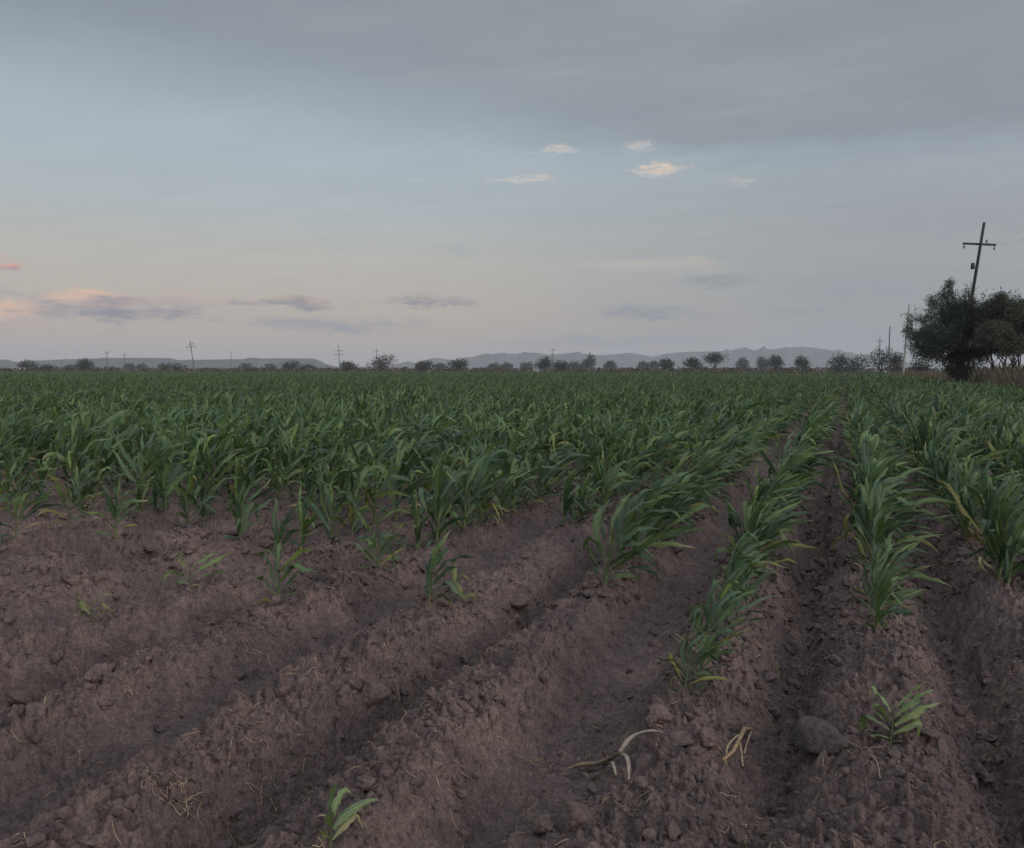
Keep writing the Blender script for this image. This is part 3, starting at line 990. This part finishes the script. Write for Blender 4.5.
near_tree(961, 50, [(922, 332, 13, 17), (915, 318, 7, 9), (945, 312, 16, 20), (948, 293, 6, 9), (935, 342, 22, 16), (958, 338, 26, 24), (962, 318, 18, 18), (972, 303, 9, 12), (980, 318, 14, 16),
                    (985, 296, 6, 5), (980, 335, 20, 24), (960, 364, 11, 14), (950, 284, 3, 5), (932, 302, 5, 6), (924, 350, 13, 9), (955, 328, 22, 28), (968, 292, 3, 6), (908, 330, 5, 5), (912, 346, 6, 4), (946, 358, 13, 10), (962, 373, 9, 8), (954, 370, 8, 8), (972, 358, 14, 10)],
          [(960, 0.2), (958, 0.14), (966, 0.11)], 'dark bushy tree with foliage to the ground under the leaning pole', 3, (0.066, 0.080, 0.062), 135000, 0.115)
near_tree(1006, 47, [(994, 314, 14, 16), (1005, 312, 16, 18), (1010, 332, 24, 18), (994, 338, 16, 16), (1024, 320, 12, 16), (1040, 338, 18, 20), (1018, 305, 6, 6), (1008, 346, 20, 9), (1030, 306, 10, 6), (1000, 298, 4, 5)],
          [(992, 0.07), (1005, 0.08), (1013, 0.07), (1021, 0.07), (1034, 0.09)], 'brownish thinner tree with several bare stems at the right edge', 4, (0.072, 0.078, 0.062), 90000, 0.115)

# ------------------------------------------------------------------ fence, dry weeds, scrub
fx = FIELD_R + 0.75
root_p = np.array([fx, 40.0, -0.06])
fence = empty('wire_fence', root_p, 'rustic wire fence with rough wooden posts along the right field edge', 'fence')
fr = np.random.default_rng(8)
tops = []
yy = 30.0
while yy < 150:
    h = fr.uniform(1.15, 1.45); r = fr.uniform(0.04, 0.065)
    b = np.array([fx + fr.normal(0, 0.05), yy, -0.3]); tp = b + np.array([fr.normal(0, 0.05), fr.normal(0, 0.05), h + 0.24])
    gg = Geo(); gg.tube(smooth_path([b, (b + tp) / 2 + fr.normal(0, 0.02, 3), tp], 5), [r * 1.1, r, r * 0.95, r * 0.9, r * 0.75], 7, np.array([0.13, 0.105, 0.085]) * fr.uniform(0.6, 1.2))
    link('post', gg.mesh('post', True, root_p), M_WOOD, fence)
    tops.append((b, tp)); yy += fr.uniform(1.9, 2.8) if yy < 90 else 4.0
for fz in (0.3, 0.55, 0.8):
    gg = Geo(); gg.tube([b + (tp - b) * fz for b, tp in tops], 0.003, 4, (0.2, 0.19, 0.18))
    link('wire', gg.mesh('wire', True, root_p), M_WOOD, fence)
p = at_depth(885.5, HOR, 118); p[2] = -0.06
q = empty('marker_post', p, 'short dark post with a pale top at the far right field edge', 'post')
gg = Geo(); gg.tube([p, p + [0, 0, 1.0]], [0.22, 0.2], 8, (0.05, 0.05, 0.05)); link('shaft', gg.mesh('shaft', True, p), M_WOOD, q)
gg = Geo(); gg.tube([p + [0, 0, 1.0], p + [0, 0, 1.3]], [0.2, 0.16], 8, (0.35, 0.35, 0.34)); link('cap', gg.mesh('cap', True, p), M_WALL, q)


def weeds(name, xy, hmin, hmax, w, cols, rng, label, segs=3, z=-0.08):
    N = len(xy)
    h = rng.uniform(hmin, hmax, N); a = rng.uniform(0, 6.283, N); ln = rng.uniform(0.05, 0.5, N) * h
    t = np.linspace(0, 1, segs + 1)
    sa = rng.uniform(0, 6.283, N)
    sd = np.stack([np.cos(sa), np.sin(sa), 0 * sa], 1) * (w * rng.uniform(0.5, 1.3, N))[:, None]
    V = np.zeros((N, segs + 1, 2, 3))
    for i, ti in enumerate(t):
        c = np.stack([xy[:, 0] + np.cos(a) * ln * ti ** 2, xy[:, 1] + np.sin(a) * ln * ti ** 2, z + h * ti], 1)
        pw = 1 - 0.75 * ti
        V[:, i, 0] = c - sd * pw; V[:, i, 1] = c + sd * pw
    i = np.arange(segs)[:, None] * 2
    f1 = np.concatenate([np.array([[0, 1, 3, 2]]) + 2 * k for k in range(segs)])
    C = np.repeat((np.asarray(cols)[rng.integers(0, len(cols), N)] * rng.uniform(0.7, 1.25, N)[:, None])[:, None], (segs + 1) * 2, 1)
    a_, b_, c_ = merge(V.reshape(N, -1, 3), C, f1)
    o = link(name, mesh_np(name, a_, c_, b_), M_STRAW)
    return tag(o, label, None, None, 'stuff')


wd = np.random.default_rng(21)
DRYC = [(0.15, 0.125, 0.095), (0.20, 0.165, 0.12), (0.12, 0.10, 0.08), (0.10, 0.10, 0.06), (0.10, 0.085, 0.072)]
N = 15000
ys = 24 + wd.random(N) ** 1.3 * 130
xs = FIELD_R + 0.2 + np.abs(wd.normal(0, 1, N)) * 1.6 + 0.25 * wd.normal(size=N)
kp = fbm(xs * 0.5, ys * 0.25, 3, 5) > -0.16
weeds('dry_weeds', np.stack([xs, ys], 1)[kp], 0.35, 1.45, 0.022, DRYC, wd, 'dry brown weeds standing along the right fence line')
N = 5200
ys = 30 + wd.random(N) * 30; xs = FIELD_R + 0.6 + wd.random(N) * 3.0
weeds('tall_dry_brush', np.stack([xs, ys], 1), 0.7, 1.9, 0.018, [(0.13, 0.11, 0.088), (0.10, 0.085, 0.07), (0.17, 0.145, 0.115)], wd, 'tall pale dry brush under the right hand tree', 4)
N = 12000
xs = FIELD_R + 2 + wd.random(N) ** 1.4 * 40; ys = 20 + wd.random(N) * 120
weeds('dry_grass', np.stack([xs, ys], 1), 0.15, 0.7, 0.03, [(0.26, 0.21, 0.13), (0.2, 0.16, 0.1), (0.13, 0.13, 0.07)], wd, 'dry grass on the land beyond the fence')
# far boundary of the field: tall dry weeds, thicker to the left
N = 16000
azs = wd.uniform(R(-60), R(14), N)
yb = FIELD_END + 3 + wd.random(N) ** 1.5 * 45
xs = yb * np.tan(azs)
kp = xs < 14
dn = np.hypot(xs, yb)
weeds('boundary_weeds', np.stack([xs, yb], 1)[kp], 0.4, 1.25, 0.24, [(0.13, 0.115, 0.09), (0.11, 0.10, 0.08), (0.14, 0.125, 0.095), (0.085, 0.09, 0.06)], wd, 'brown dry weeds along the far end of the corn', 2)
def brush(name, N, r0, r1, label, cols, rng, hr=(0.5, 1.5), q=10):
    azs = rng.uniform(R(-60), R(12), N); rr = r0 + rng.random(N) ** 1.2 * (r1 - r0)
    xs, ys = rr * np.sin(azs), rr * np.cos(azs)
    kp = (fbm(azs * 30, rr * 0.004, 3, 15) > -0.08) & (ys > FIELD_END + 20)
    c = np.stack([xs, ys, 0 * xs - 0.1], 1)[kp]; rr = rr[kp]; n = len(c)
    h = rng.uniform(*hr, n) * np.clip(rr / 420, 0.8, 1.5); w = h * rng.uniform(0.9, 2.2, n)
    P = np.repeat(c, q, 0); d = rng.normal(size=(n * q, 3)); d /= np.linalg.norm(d, axis=1)[:, None]
    P = P + d * np.stack([np.repeat(w, q), np.repeat(w, q), np.repeat(h, q) * 0.8], 1) * 0.85 + np.stack([0 * P[:, 0], 0 * P[:, 0], np.repeat(h, q)], 1)
    sz = np.repeat(h, q)[:, None] * rng.uniform(0.35, 0.8, (n * q, 1))
    a = rng.normal(size=(n * q, 3)); a /= np.linalg.norm(a, axis=1)[:, None]; b = np.cross(a, d); b /= np.linalg.norm(b, axis=1)[:, None]
    V = np.stack([P - a * sz, P + b * sz * 0.7, P + a * sz, P - b * sz * 0.7], 1).reshape(-1, 3)
    cl = np.repeat(np.asarray(cols)[rng.integers(0, len(cols), n)] * rng.uniform(0.75, 1.2, n)[:, None], q * 4, 0)
    o = link(name, mesh_np(name, V, np.arange(n * q * 4).reshape(-1, 4), cl, False), M_TREE)
    return tag(o, label, None, None, 'stuff')


brush('scrubland', 4200, 330, 1300, 'low brush covering the plain between the far trees', [(0.055, 0.06, 0.045), (0.07, 0.066, 0.05), (0.10, 0.09, 0.068), (0.085, 0.08, 0.06)], wd)

# ------------------------------------------------------------------ poles
def pole(name, top_px, base_px, Z, arms, label, r=0.15, col=(0.11, 0.10, 0.09), cap=(), cat='utility pole'):
    tp = at_depth(top_px[0], top_px[1], Z)
    b = at_depth(base_px, HOR, Z); b[2] = -0.1
    root = empty(name, b, label, cat, 'utility poles')
    gg = Geo(); gg.tube(smooth_path([b, tp], 6), np.linspace(r, r * 0.72, 6), 10, col); link('shaft', gg.mesh('shaft', True, b), M_WOOD, root)
    ax = (tp - b) / np.linalg.norm(tp - b)
    k = Z / F
    for (apx0, apx1, apy) in arms:
        c = at_depth((apx0 + apx1) / 2, apy, Z); hw = (apx1 - apx0) * k / 2
        perp = RGT - ax * (RGT @ ax) * 0.35; perp /= np.linalg.norm(perp)
        n3 = np.cross(perp, ax); n3 /= np.linalg.norm(n3); up3 = np.cross(n3, perp)
        rot = np.stack([perp, n3, -up3], 1)
        th = max(0.11, r * 0.8)
        s0 = -n3 * (r * 0.9 + th / 2)
        gg = Geo(); gg.box(c + s0, hw * 2, th, th * 1.15, rot, np.asarray(col) * 1.05); link('crossarm', gg.mesh('crossarm', False, b), M_WOOD, root)
        for s in (-0.92, 0.92, 0.45):
            q = c + s0 + perp * hw * s
            dn = -1 if abs(s) > 0.9 else 1
            gg = Geo()
            gg.tube([q + [0, 0, dn * th * 0.55], q + [0, 0, dn * (th * 0.55 + 0.09)], q + [0, 0, dn * (th * 0.55 + 0.13)], q + [0, 0, dn * (th * 0.55 + 0.26)]], [0.03, 0.035, 0.075, 0.05], 8, (0.25, 0.24, 0.24))
            link('insulator', gg.mesh('insulator', True, b), M_WALL, root)
    for (cx, cy) in cap:
        c = at_depth(cx, cy, Z)
        gg = Geo(); gg.tube([c - [0, 0, 0.2], c + [0, 0, 0.2]], [0.12, 0.12], 8, (0.07, 0.07, 0.075)); gg.box((c + at_depth(cx + 3, cy + 0.5, Z)) / 2, 0.25, 0.06, 0.06, None, (0.15, 0.15, 0.15))
        link('switch_box', gg.mesh('switch_box', True, b), M_WALL, root)
    return tp, b


A = pole('utility_pole', (984.2, 222.5), 957, 54, [(964.5, 997, 243.8)], 'leaning dark wooden pole with one crossarm rising behind the near tree', 0.12, (0.045, 0.046, 0.05), [(972.8, 266)])
B = pole('utility_pole', (909.3, 304), 902.8, 110, [(901.5, 911, 314)], 'thin pale leaning pole just left of the near tree', 0.17, (0.36, 0.35, 0.34))
C_ = pole('utility_pole', (890, 326), 888, 160, [], 'thin grey pole rising straight above the bushy tree', 0.14, (0.13, 0.13, 0.13))
D_ = pole('utility_pole', (880, 337), 879.5, 225, [(876.5, 883.5, 341)], 'faintest thin pole on the right, behind the bushy trees', 0.14, (0.13, 0.13, 0.13))
pole('utility_pole', (190, 340.5), 195, 235, [(186, 196, 346.8), (188, 194, 344)], 'pale pole with crossarm standing clear against the left mesa', 0.16, (0.17, 0.165, 0.16))
pole('utility_pole', (338.4, 345), 340, 255, [(335, 343, 350.8), (334.5, 343.5, 354.3)], 'pole with two crossarms at the right end of the mesa', 0.16, (0.14, 0.22, 0.22))
pole('utility_pole', (376.4, 348.5), 377, 330, [(373.5, 379, 351)], 'pole top showing above the tallest bushy horizon tree', 0.14, (0.12, 0.12, 0.12))
pole('utility_pole', (552.8, 347.5), 553, 320, [(549.5, 556, 350)], 'pole behind the dark clump of trees at the centre', 0.13, (0.12, 0.12, 0.12))
pole('utility_pole', (106.5, 350.5), 108, 300, [(104.5, 108.8, 353)], 'faint pole on the far left, left one of two', 0.13, (0.13, 0.13, 0.13))
pole('utility_pole', (124.3, 352.5), 125, 340, [(122, 126.5, 355)], 'faint pole on the far left, right one of two', 0.12, (0.13, 0.13, 0.13))
pole('utility_pole', (231, 351), 231.4, 360, [], 'plain thin pole above the middle of the mesa', 0.14, (0.22, 0.22, 0.22))

lr = empty('power_line', A[0], 'thin sagging wires strung between the poles on the right', 'power line')
for off in (-0.95, 0.0, 0.95):
    gg = Geo()
    ends = [at_depth(1110, 190, 30) + RGT * off, at_depth(981, 244, 54) + RGT * off * 1.0 + np.array([0, 0, 0.05]), at_depth(907, 313.5, 110) + RGT * off * 0.6, at_depth(890, 328, 160) + RGT * off * 0.5]
    for e0, e1 in zip(ends, ends[1:]):
        tt = np.linspace(0, 1, 12)[:, None]
        pts = e0 + (e1 - e0) * tt; pts[:, 2] -= (4 * tt * (1 - tt))[:, 0] * 0.7
        gg.tube(pts, 0.0025, 4, (0.06, 0.06, 0.06), False)
    link('cable', gg.mesh('cable', True, A[0]), M_WOOD, lr)

# far white building
b = at_depth(18.5, HOR, 420); b[2] = -0.1
k = 420 / F
hs = empty('white_building', b, 'small white building under the far left dark tree', 'building')
rot = np.stack([RGT, FH, np.array([0, 0, 1.0])], 1)
gg = Geo(); gg.box(b + [0, 0, 1.3], 4.2, 4, 2.6, rot, (0.42, 0.42, 0.41)); link('wall', gg.mesh('wall', False, b), M_WALL, hs)
gg = Geo(); gg.box(b + np.array([0, 0, 2.7]), 4.6, 4.4, 0.18, rot, (0.35, 0.33, 0.32)); link('roof', gg.mesh('roof', False, b), M_WALL, hs)
gg = Geo(); gg.box(b + np.array([0, 0, 1.0]) - FH * 2.02, 0.9, 0.06, 2.0, rot, (0.1, 0.09, 0.08)); link('door', gg.mesh('door', False, b), M_WOOD, hs)

# ------------------------------------------------------------------ hills
def hills(name, prof, Rd, deep, col, label, seed):
    xs = np.arange(prof[0][0], prof[-1][0] + 0.1, 1.5)
    ys = np.interp(xs, [p[0] for p in prof], [p[1] for p in prof])
    rs = np.random.default_rng(seed)
    ht = np.maximum((HOR - ys) / F * Rd + CAM[2], 0)
    rowsn = [(-0.55, -0.02), (-0.42, 0.10), (-0.3, 0.28), (-0.2, 0.5), (-0.1, 0.76), (-0.04, 0.93), (0, 1.0), (0.2, 0.97), (0.5, 0.6), (1.0, -0.02)]
    V = np.zeros((len(rowsn), len(xs), 3))
    for i, (dr, hf) in enumerate(rowsn):
        Z = Rd + dr * deep
        gl = fbm(xs * 0.11 + dr * 2, np.full(len(xs), dr * 3.0), 4, seed)
        for j, x in enumerate(xs):
            p = CAM + (FH * F + RGT * (x - W / 2)) / F * Z
            hh = hf * (1 + (0.55 * gl[j] if 0 < i < 6 else 0)) * ht[j]
            V[i, j] = (p[0], p[1], hh - (3 if hf < 0 else 0))
    n = len(xs)
    i = np.arange(len(rowsn) - 1)[:, None] * n; j = np.arange(n - 1)[None]
    f = np.stack([i + j, i + j + 1, i + n + j + 1, i + n + j], -1).reshape(-1, 4)
    c = np.asarray(col) * (1 + 0.35 * fbm(V[..., 0].ravel() * 0.006, V[..., 1].ravel() * 0.006 + V[..., 2].ravel() * 0.03, 3, 7))[:, None]
    o = link(name, mesh_np(name, V.reshape(-1, 3), f, c), M_HILL)
    tag(o, label, None, None, 'structure')


hills('mesa_hills', [(-130, 361), (-60, 357), (-20, 358.5), (0, 359.6), (10, 359.8), (16.5, 361.8), (24, 361.6), (51, 360), (89, 358.7), (130, 357.8), (168, 358.2), (178, 360.2), (215, 359.6), (254, 359), (268, 358.5), (314, 358.6), (321, 361), (327, 364.3), (342, 367.6), (362, 369.6), (372, 371)],
      2300, 520, (0.085, 0.084, 0.080), 'long flat topped mesa on the left horizon', 3)
hills('mountain_hills', [(300, 370.5), (340, 367.5), (380, 366), (397, 364), (408, 361.2), (418, 363.8), (430, 359.3), (441, 358.2), (451, 360), (468, 358.2), (484, 353.8), (500, 354.4), (518, 354), (533, 352.4), (551, 355), (576, 352.4), (588, 354.6), (601, 355.2), (632, 353.2), (652, 357), (664, 354), (678, 352.4), (703, 351.6), (728, 351), (744, 347.4), (753, 350.4), (762, 348.4), (769, 349.5), (790, 347.5), (803, 346.8), (814, 348), (836, 351), (868, 356), (905, 362), (950, 367), (1000, 370.5)],
      3900, 900, (0.09, 0.09, 0.09), 'hazy low mountains along the middle and right horizon', 5)

# ------------------------------------------------------------------ haze
hz = Geo(); hz.box((0, 0, 79), 11800, 11800, 162)
m, nt, out = new_mat('haze')
pv = nt.nodes.new('ShaderNodeVolumePrincipled')
pv.inputs['Color'].default_value = (0.80, 0.86, 0.95, 1)
pv.inputs['Density'].default_value = 1.9e-4
pv.inputs['Anisotropy'].default_value = 0.0
nt.links.new(pv.outputs[0], out.inputs['Volume'])
o = link('haze', hz.mesh('haze', False), m)
tag(o, 'pale evening haze over the plain', None, None, 'stuff')

# ------------------------------------------------------------------ sky
SUN_AZ, SUN_EL = 105.0, 7.0      # degrees from +Y towards +X; right of and behind the view
wld = bpy.data.worlds.new('World'); scene.world = wld; wld.use_nodes = True
nt = wld.node_tree; nt.nodes.clear()
wout = nt.nodes.new('ShaderNodeOutputWorld'); bg = nt.nodes.new('ShaderNodeBackground')
nt.links.new(bg.outputs[0], wout.inputs[0])
sky = nt.nodes.new('ShaderNodeTexSky'); sky.sky_type = 'NISHITA'; sky.sun_disc = False
sky.sun_elevation = R(SUN_EL); sky.sun_rotation = R(SUN_AZ)
sky.air_density = 1.2; sky.dust_density = 1.5
tc = nt.nodes.new('ShaderNodeTexCoord')
sep = nt.nodes.new('ShaderNodeSeparateXYZ'); nt.links.new(tc.outputs['Generated'], sep.inputs[0])
X, Y, Zc = sep.outputs
el = mth(nt, 'MULTIPLY', mth(nt, 'ARCSINE', Zc), 57.29578)
az = mth(nt, 'MULTIPLY', mth(nt, 'ARCTAN2', X, Y), 57.29578)


def lin(h):
    h = h.lstrip('#'); v = [int(h[i:i + 2], 16) / 255 for i in (0, 2, 4)]
    return tuple(c / 12.92 if c <= 0.04045 else ((c + 0.055) / 1.055) ** 2.4 for c in v)


def elp(e): return max(0.0, min(1.0, e / 50.0))


eln = mth(nt, 'DIVIDE', el, 50.0)
left = ramp(nt, eln, [(0, lin('b5a49f')), (elp(1.5), lin('bdada5')), (elp(4), lin('c0b4ac')), (elp(7), lin('bfbab4')), (elp(11), lin('b3bcc1')), (elp(15), lin('aebcc6')),
                      (elp(19), lin('a2b0bc')), (elp(24), lin('8f9ca8')), (elp(50), lin('76818c'))]).outputs[0]
right = ramp(nt, eln, [(0, lin('9a9ca3')), (elp(2), lin('9a9da4')), (elp(5), lin('9fa3a8')), (elp(8), lin('a3a7ab')), (elp(11), lin('a3aab0')), (elp(14), lin('a2aeb8')),
                       (elp(17), lin('95a1ab')), (elp(24), lin('8a939d')), (elp(50), lin('76818c'))]).outputs[0]
a0, a1 = azel(330, 370)[0], azel(900, 370)[0]
clear = mixc(nt, mrange(nt, az, a0, a1), left, right)
nsk = nt.nodes.new('ShaderNodeVectorMath'); nsk.operation = 'SCALE'; nsk.inputs['Scale'].default_value = 0.1
nt.links.new(sky.outputs[0], nsk.inputs[0])
# thin high veil lies over the whole clear sky
clear = mixc(nt, 0.88, nsk.outputs[0], clear)

# cloud-sheet coordinates: directions projected on a level sheet
zc = mth(nt, 'MAXIMUM', Zc, 0.05)
cmb = nt.nodes.new('ShaderNodeCombineXYZ')
nt.links.new(mth(nt, 'DIVIDE', X, zc), cmb.inputs[0]); nt.links.new(mth(nt, 'DIVIDE', Y, zc), cmb.inputs[1])
rotm = nt.nodes.new('ShaderNodeMapping'); nt.links.new(cmb.outputs[0], rotm.inputs[0])
rotm.inputs['Rotation'].default_value = (0, 0, R(10)); rotm.inputs['Scale'].default_value = (0.55, 1.25, 1)
n_big = nz(nt, rotm.outputs[0], 0.75, 6, 0.55, 0.4)
n_str = nz(nt, rotm.outputs[0], 2.2, 6, 0.6, 0.6)
# angular coordinates for cloud edges
ang = nt.nodes.new('ShaderNodeCombineXYZ')
nt.links.new(mth(nt, 'MULTIPLY', az, 0.1), ang.inputs[0]); nt.links.new(mth(nt, 'MULTIPLY', el, 0.32), ang.inputs[1])
n_a = nz(nt, ang.outputs[0], 2.3, 5, 0.6); n_b = nz(nt, ang.outputs[0], 5.0, 7, 0.66)
sepc = nt.nodes.new('ShaderNodeSeparateColor'); nt.links.new(n_a.outputs['Color'], sepc.inputs[0])

# streaks in the veil
vs = mth(nt, 'MULTIPLY', mth(nt, 'SUBTRACT', n_str.outputs['Fac'], 0.5), 0.22)
clear = mixc(nt, 1.0, clear, ramp(nt, n_str.outputs['Fac'], [(0.3, (0.955, 0.96, 0.965)), (0.7, (1.04, 1.035, 1.03))]).outputs[0], 'MULTIPLY')

# broad grey deck, its lower edge running from upper left to the right
deck_pts = [(0, 25), (120, 45), (300, 80), (450, 104), (600, 134), (720, 148), (860, 146), (1024, 132)]
stops = []
A0, A1 = -60.0, 20.0
for (a, b) in deck_pts:
    q = azel(a, b); stops.append(((q[0] - A0) / (A1 - A0), (q[1] / 50,) * 3))
edge = mth(nt, 'MULTIPLY', ramp(nt, mth(nt, 'DIVIDE', mth(nt, 'SUBTRACT', az, A0), A1 - A0, None, True), stops, 'EASE').outputs[0], 50.0)
de = mth(nt, 'SUBTRACT', el, edge)
de = mth(nt, 'ADD', de, mth(nt, 'MULTIPLY', mth(nt, 'SUBTRACT', n_big.outputs['Fac'], 0.5), 5.0))
de = mth(nt, 'ADD', de, mth(nt, 'MULTIPLY', mth(nt, 'SUBTRACT', n_a.outputs['Fac'], 0.5), 2.5))
sharp = mrange(nt, az, azel(450, 100)[0], azel(720, 100)[0], 3.8, 1.2)
dm = mth(nt, 'DIVIDE', mth(nt, 'ADD', de, sharp), mth(nt, 'MULTIPLY', sharp, 2.0), None, True)
dmask = mth(nt, 'MULTIPLY', mrange(nt, dm, 0, 1, 0, 0.92), mth(nt, 'MULTIPLY_ADD', mrange(nt, n_str.outputs['Fac'], 0.3, 0.62), 0.28, 0.72))
dcol = ramp(nt, n_big.outputs['Fac'], [(0.3, lin('8a9199')), (0.5, lin('9399a0')), (0.70, lin('a0a4a9'))]).outputs[0]
dcol = mixc(nt, 1.0, dcol, ramp(nt, n_str.outputs['Fac'], [(0.3, (0.93, 0.94, 0.95)), (0.7, (1.06, 1.055, 1.05))]).outputs[0], 'MULTIPLY')
dlow = mrange(nt, de, 0.0, 6.0)
dcol = mixc(nt, dlow, mixc(nt, 1.0, dcol, (0.89, 0.91, 0.935), 'MULTIPLY'), dcol)
cur = mixc(nt, dmask, clear, dcol)

# separate small clouds
sepd = nt.nodes.new('ShaderNodeSeparateColor'); nt.links.new(n_b.outputs['Color'], sepd.inputs[0])
waz = mth(nt, 'ADD', az, mth(nt, 'ADD', mth(nt, 'MULTIPLY', mth(nt, 'SUBTRACT', sepc.outputs[0], 0.5), 3.0), mth(nt, 'MULTIPLY', mth(nt, 'SUBTRACT', sepd.outputs[0], 0.5), 3.0)))
wel = mth(nt, 'ADD', el, mth(nt, 'ADD', mth(nt, 'MULTIPLY', mth(nt, 'SUBTRACT', sepc.outputs[1], 0.5), 1.3), mth(nt, 'MULTIPLY', mth(nt, 'SUBTRACT', sepd.outputs[1], 0.5), 1.1)))
PEACH, PINK, GREYV, WHITE, GREYB = lin('f4c4a2'), lin('cfaaa2'), lin('94919a'), lin('d3c6b8'), lin('959ba4')
CLOUDS = [  # px, py, half width, half height, lit, dark, opacity
    (10, 267, 26, 6, lin('e6aa94'), lin('ae9498'), 0.95), (8, 313, 50, 16, PEACH, lin('b8a5a2'), 0.95), (90, 300, 64, 11, PEACH, lin('b9a6a1'), 0.9),
    (120, 309, 105, 14, lin('ab9c9c'), lin('858390'), 1.0), (203, 300, 50, 8, lin('ccb0a6'), lin('a29c9d'), 0.55), (290, 302, 66, 8, lin('bba69c'), lin('8c8a93'), 0.95),
    (432, 300, 52, 9, lin('b3a39f'), lin('8b8a94'), 0.95), (330, 325, 110, 9, lin('a09c9f'), lin('93939b'), 0.85), (15, 293, 30, 5, lin('a8a2a2'), lin('a09c9f'), 0.5),
    (520, 180, 34, 6, lin('ddcfbf'), lin('b9bcc0'), 0.85), (505, 163, 60, 16, lin('b4bbc2'), lin('acb5be'), 0.5), (555, 151, 20, 5, WHITE, lin('b7bcc1'), 0.9),
    (640, 146, 19, 8, lin('cfc2b2'), lin('b4b9be'), 0.85), (658, 170, 31, 8, lin('e2cdb6'), lin('bdbfc2'), 1.0), (740, 184, 20, 6, lin('bfbcb9'), lin('abb2b8'), 0.75),
    (412, 181, 13, 4, lin('bcc3c8'), lin('b2bbc3'), 0.6), (640, 268, 105, 10, lin('beb8b0'), lin('aeaeac'), 0.9), (700, 267, 24, 4, lin('b9ada6'), lin('a5a5a7'), 0.6),
    (648, 312, 72, 8, lin('979aa1'), lin('898d95'), 0.95), (715, 280, 48, 8, lin('9699a0'), lin('8f939b'), 0.8), (805, 309, 52, 5, lin('969aa2'), lin('8f949c'), 0.7),
    (850, 330, 60, 6, lin('979aa2'), lin('9296a0'), 0.6), (620, 341, 150, 7, lin('9698a0'), lin('8f929b'), 0.7), (880, 285, 150, 22, lin('999da4'), lin('959aa2'), 0.6),
    (950, 215, 160, 28, lin('9a9fa6'), lin('969ca4'), 0.6), (465, 251, 22, 4, lin('a6abb0'), lin('a2a8ad'), 0.6), (590, 237, 20, 9, lin('acb1b5'), lin('a8adb2'), 0.4), (345, 244, 26, 4, lin('b0b6b9'), lin('a9b0b5'), 0.5),
]
nfac = mth(nt, 'MULTIPLY', mth(nt, 'SUBTRACT', n_b.outputs['Fac'], 0.5), 2.6)
n_c = nz(nt, ang.outputs[0], 13.0, 6, 0.68)
nfine = mth(nt, 'MULTIPLY', mth(nt, 'SUBTRACT', n_c.outputs['Fac'], 0.5), 4.2)
for (cx, cy, hw, hh, lit, dk, op) in CLOUDS:
    a_, e_ = azel(cx, cy); aw = abs(azel(cx + hw, cy)[0] - azel(cx - hw, cy)[0]) / 2; eh = abs(azel(cx, cy - hh)[1] - azel(cx, cy + hh)[1]) / 2
    du = mth(nt, 'DIVIDE', mth(nt, 'SUBTRACT', waz, a_), aw); dv = mth(nt, 'DIVIDE', mth(nt, 'SUBTRACT', wel, e_), eh)
    rr = mth(nt, 'ADD', mth(nt, 'MULTIPLY', du, du), mth(nt, 'MULTIPLY', dv, dv))
    rr = mth(nt, 'ADD', rr, nfine if hw < 62 else nfac)
    if hw >= 62: rr = mth(nt, 'ADD', rr, mth(nt, 'MULTIPLY', nfine, 0.4))
    mask = mrange(nt, rr, 1.2, -0.3, 0.0, min(1.0, op * 1.08))
    c = mixc(nt, mrange(nt, mth(nt, 'ADD', dv, nfac), -0.6, 0.7), dk, lit)
    cur = mixc(nt, mask, cur, c)
# the sky behind the view, towards the set sun, and overhead is brighter than the eastern sky
WD = (math.sin(R(SUN_AZ + 10)), math.cos(R(SUN_AZ + 10)))
dotv = mth(nt, 'ADD', mth(nt, 'MULTIPLY', X, WD[0]), mth(nt, 'MULTIPLY', Y, WD[1]))
west = mrange(nt, dotv, -0.12, 0.8)
over = mrange(nt, el, 30, 65)
cur = mixc(nt, 1.0, cur, mixc(nt, over, (1.0, 1.0, 1.0), (2.15, 2.2, 2.3)), 'MULTIPLY')
cur = mixc(nt, 1.0, cur, mixc(nt, west, (1.0, 1.0, 1.0), (2.9, 2.65, 2.45)), 'MULTIPLY')
# below the horizon: plain dark ground colour
cur = mixc(nt, mrange(nt, el, -2.0, -0.2), (0.09, 0.085, 0.08), cur)
nt.links.new(cur, bg.inputs[0]); bg.inputs[1].default_value = 1.0

sd = bpy.data.lights.new('sun', 'SUN'); sd.energy = 1.0; sd.angle = R(20); sd.color = (1.0, 0.90, 0.82)
so = bpy.data.objects.new('sun', sd); COL.objects.link(so)
a, e = R(SUN_AZ), R(SUN_EL + 8)
dirv = Vector((math.sin(a) * math.cos(e), math.cos(a) * math.cos(e), math.sin(e)))
so.rotation_euler = dirv.to_track_quat('Z', 'Y').to_euler()

# ------------------------------------------------------------------ render settings
scene.render.engine = 'CYCLES'
scene.cycles.use_denoising = True
scene.cycles.max_bounces = 5
scene.cycles.diffuse_bounces = 3
scene.cycles.glossy_bounces = 2
scene.cycles.transmission_bounces = 3
scene.cycles.volume_bounces = 1
scene.cycles.caustics_reflective = False
scene.cycles.caustics_refractive = False
vs = scene.view_settings
vs.view_transform = 'Standard'; vs.look = 'None'; vs.exposure = 0.0; vs.gamma = 1.0; vs.use_curve_mapping = False
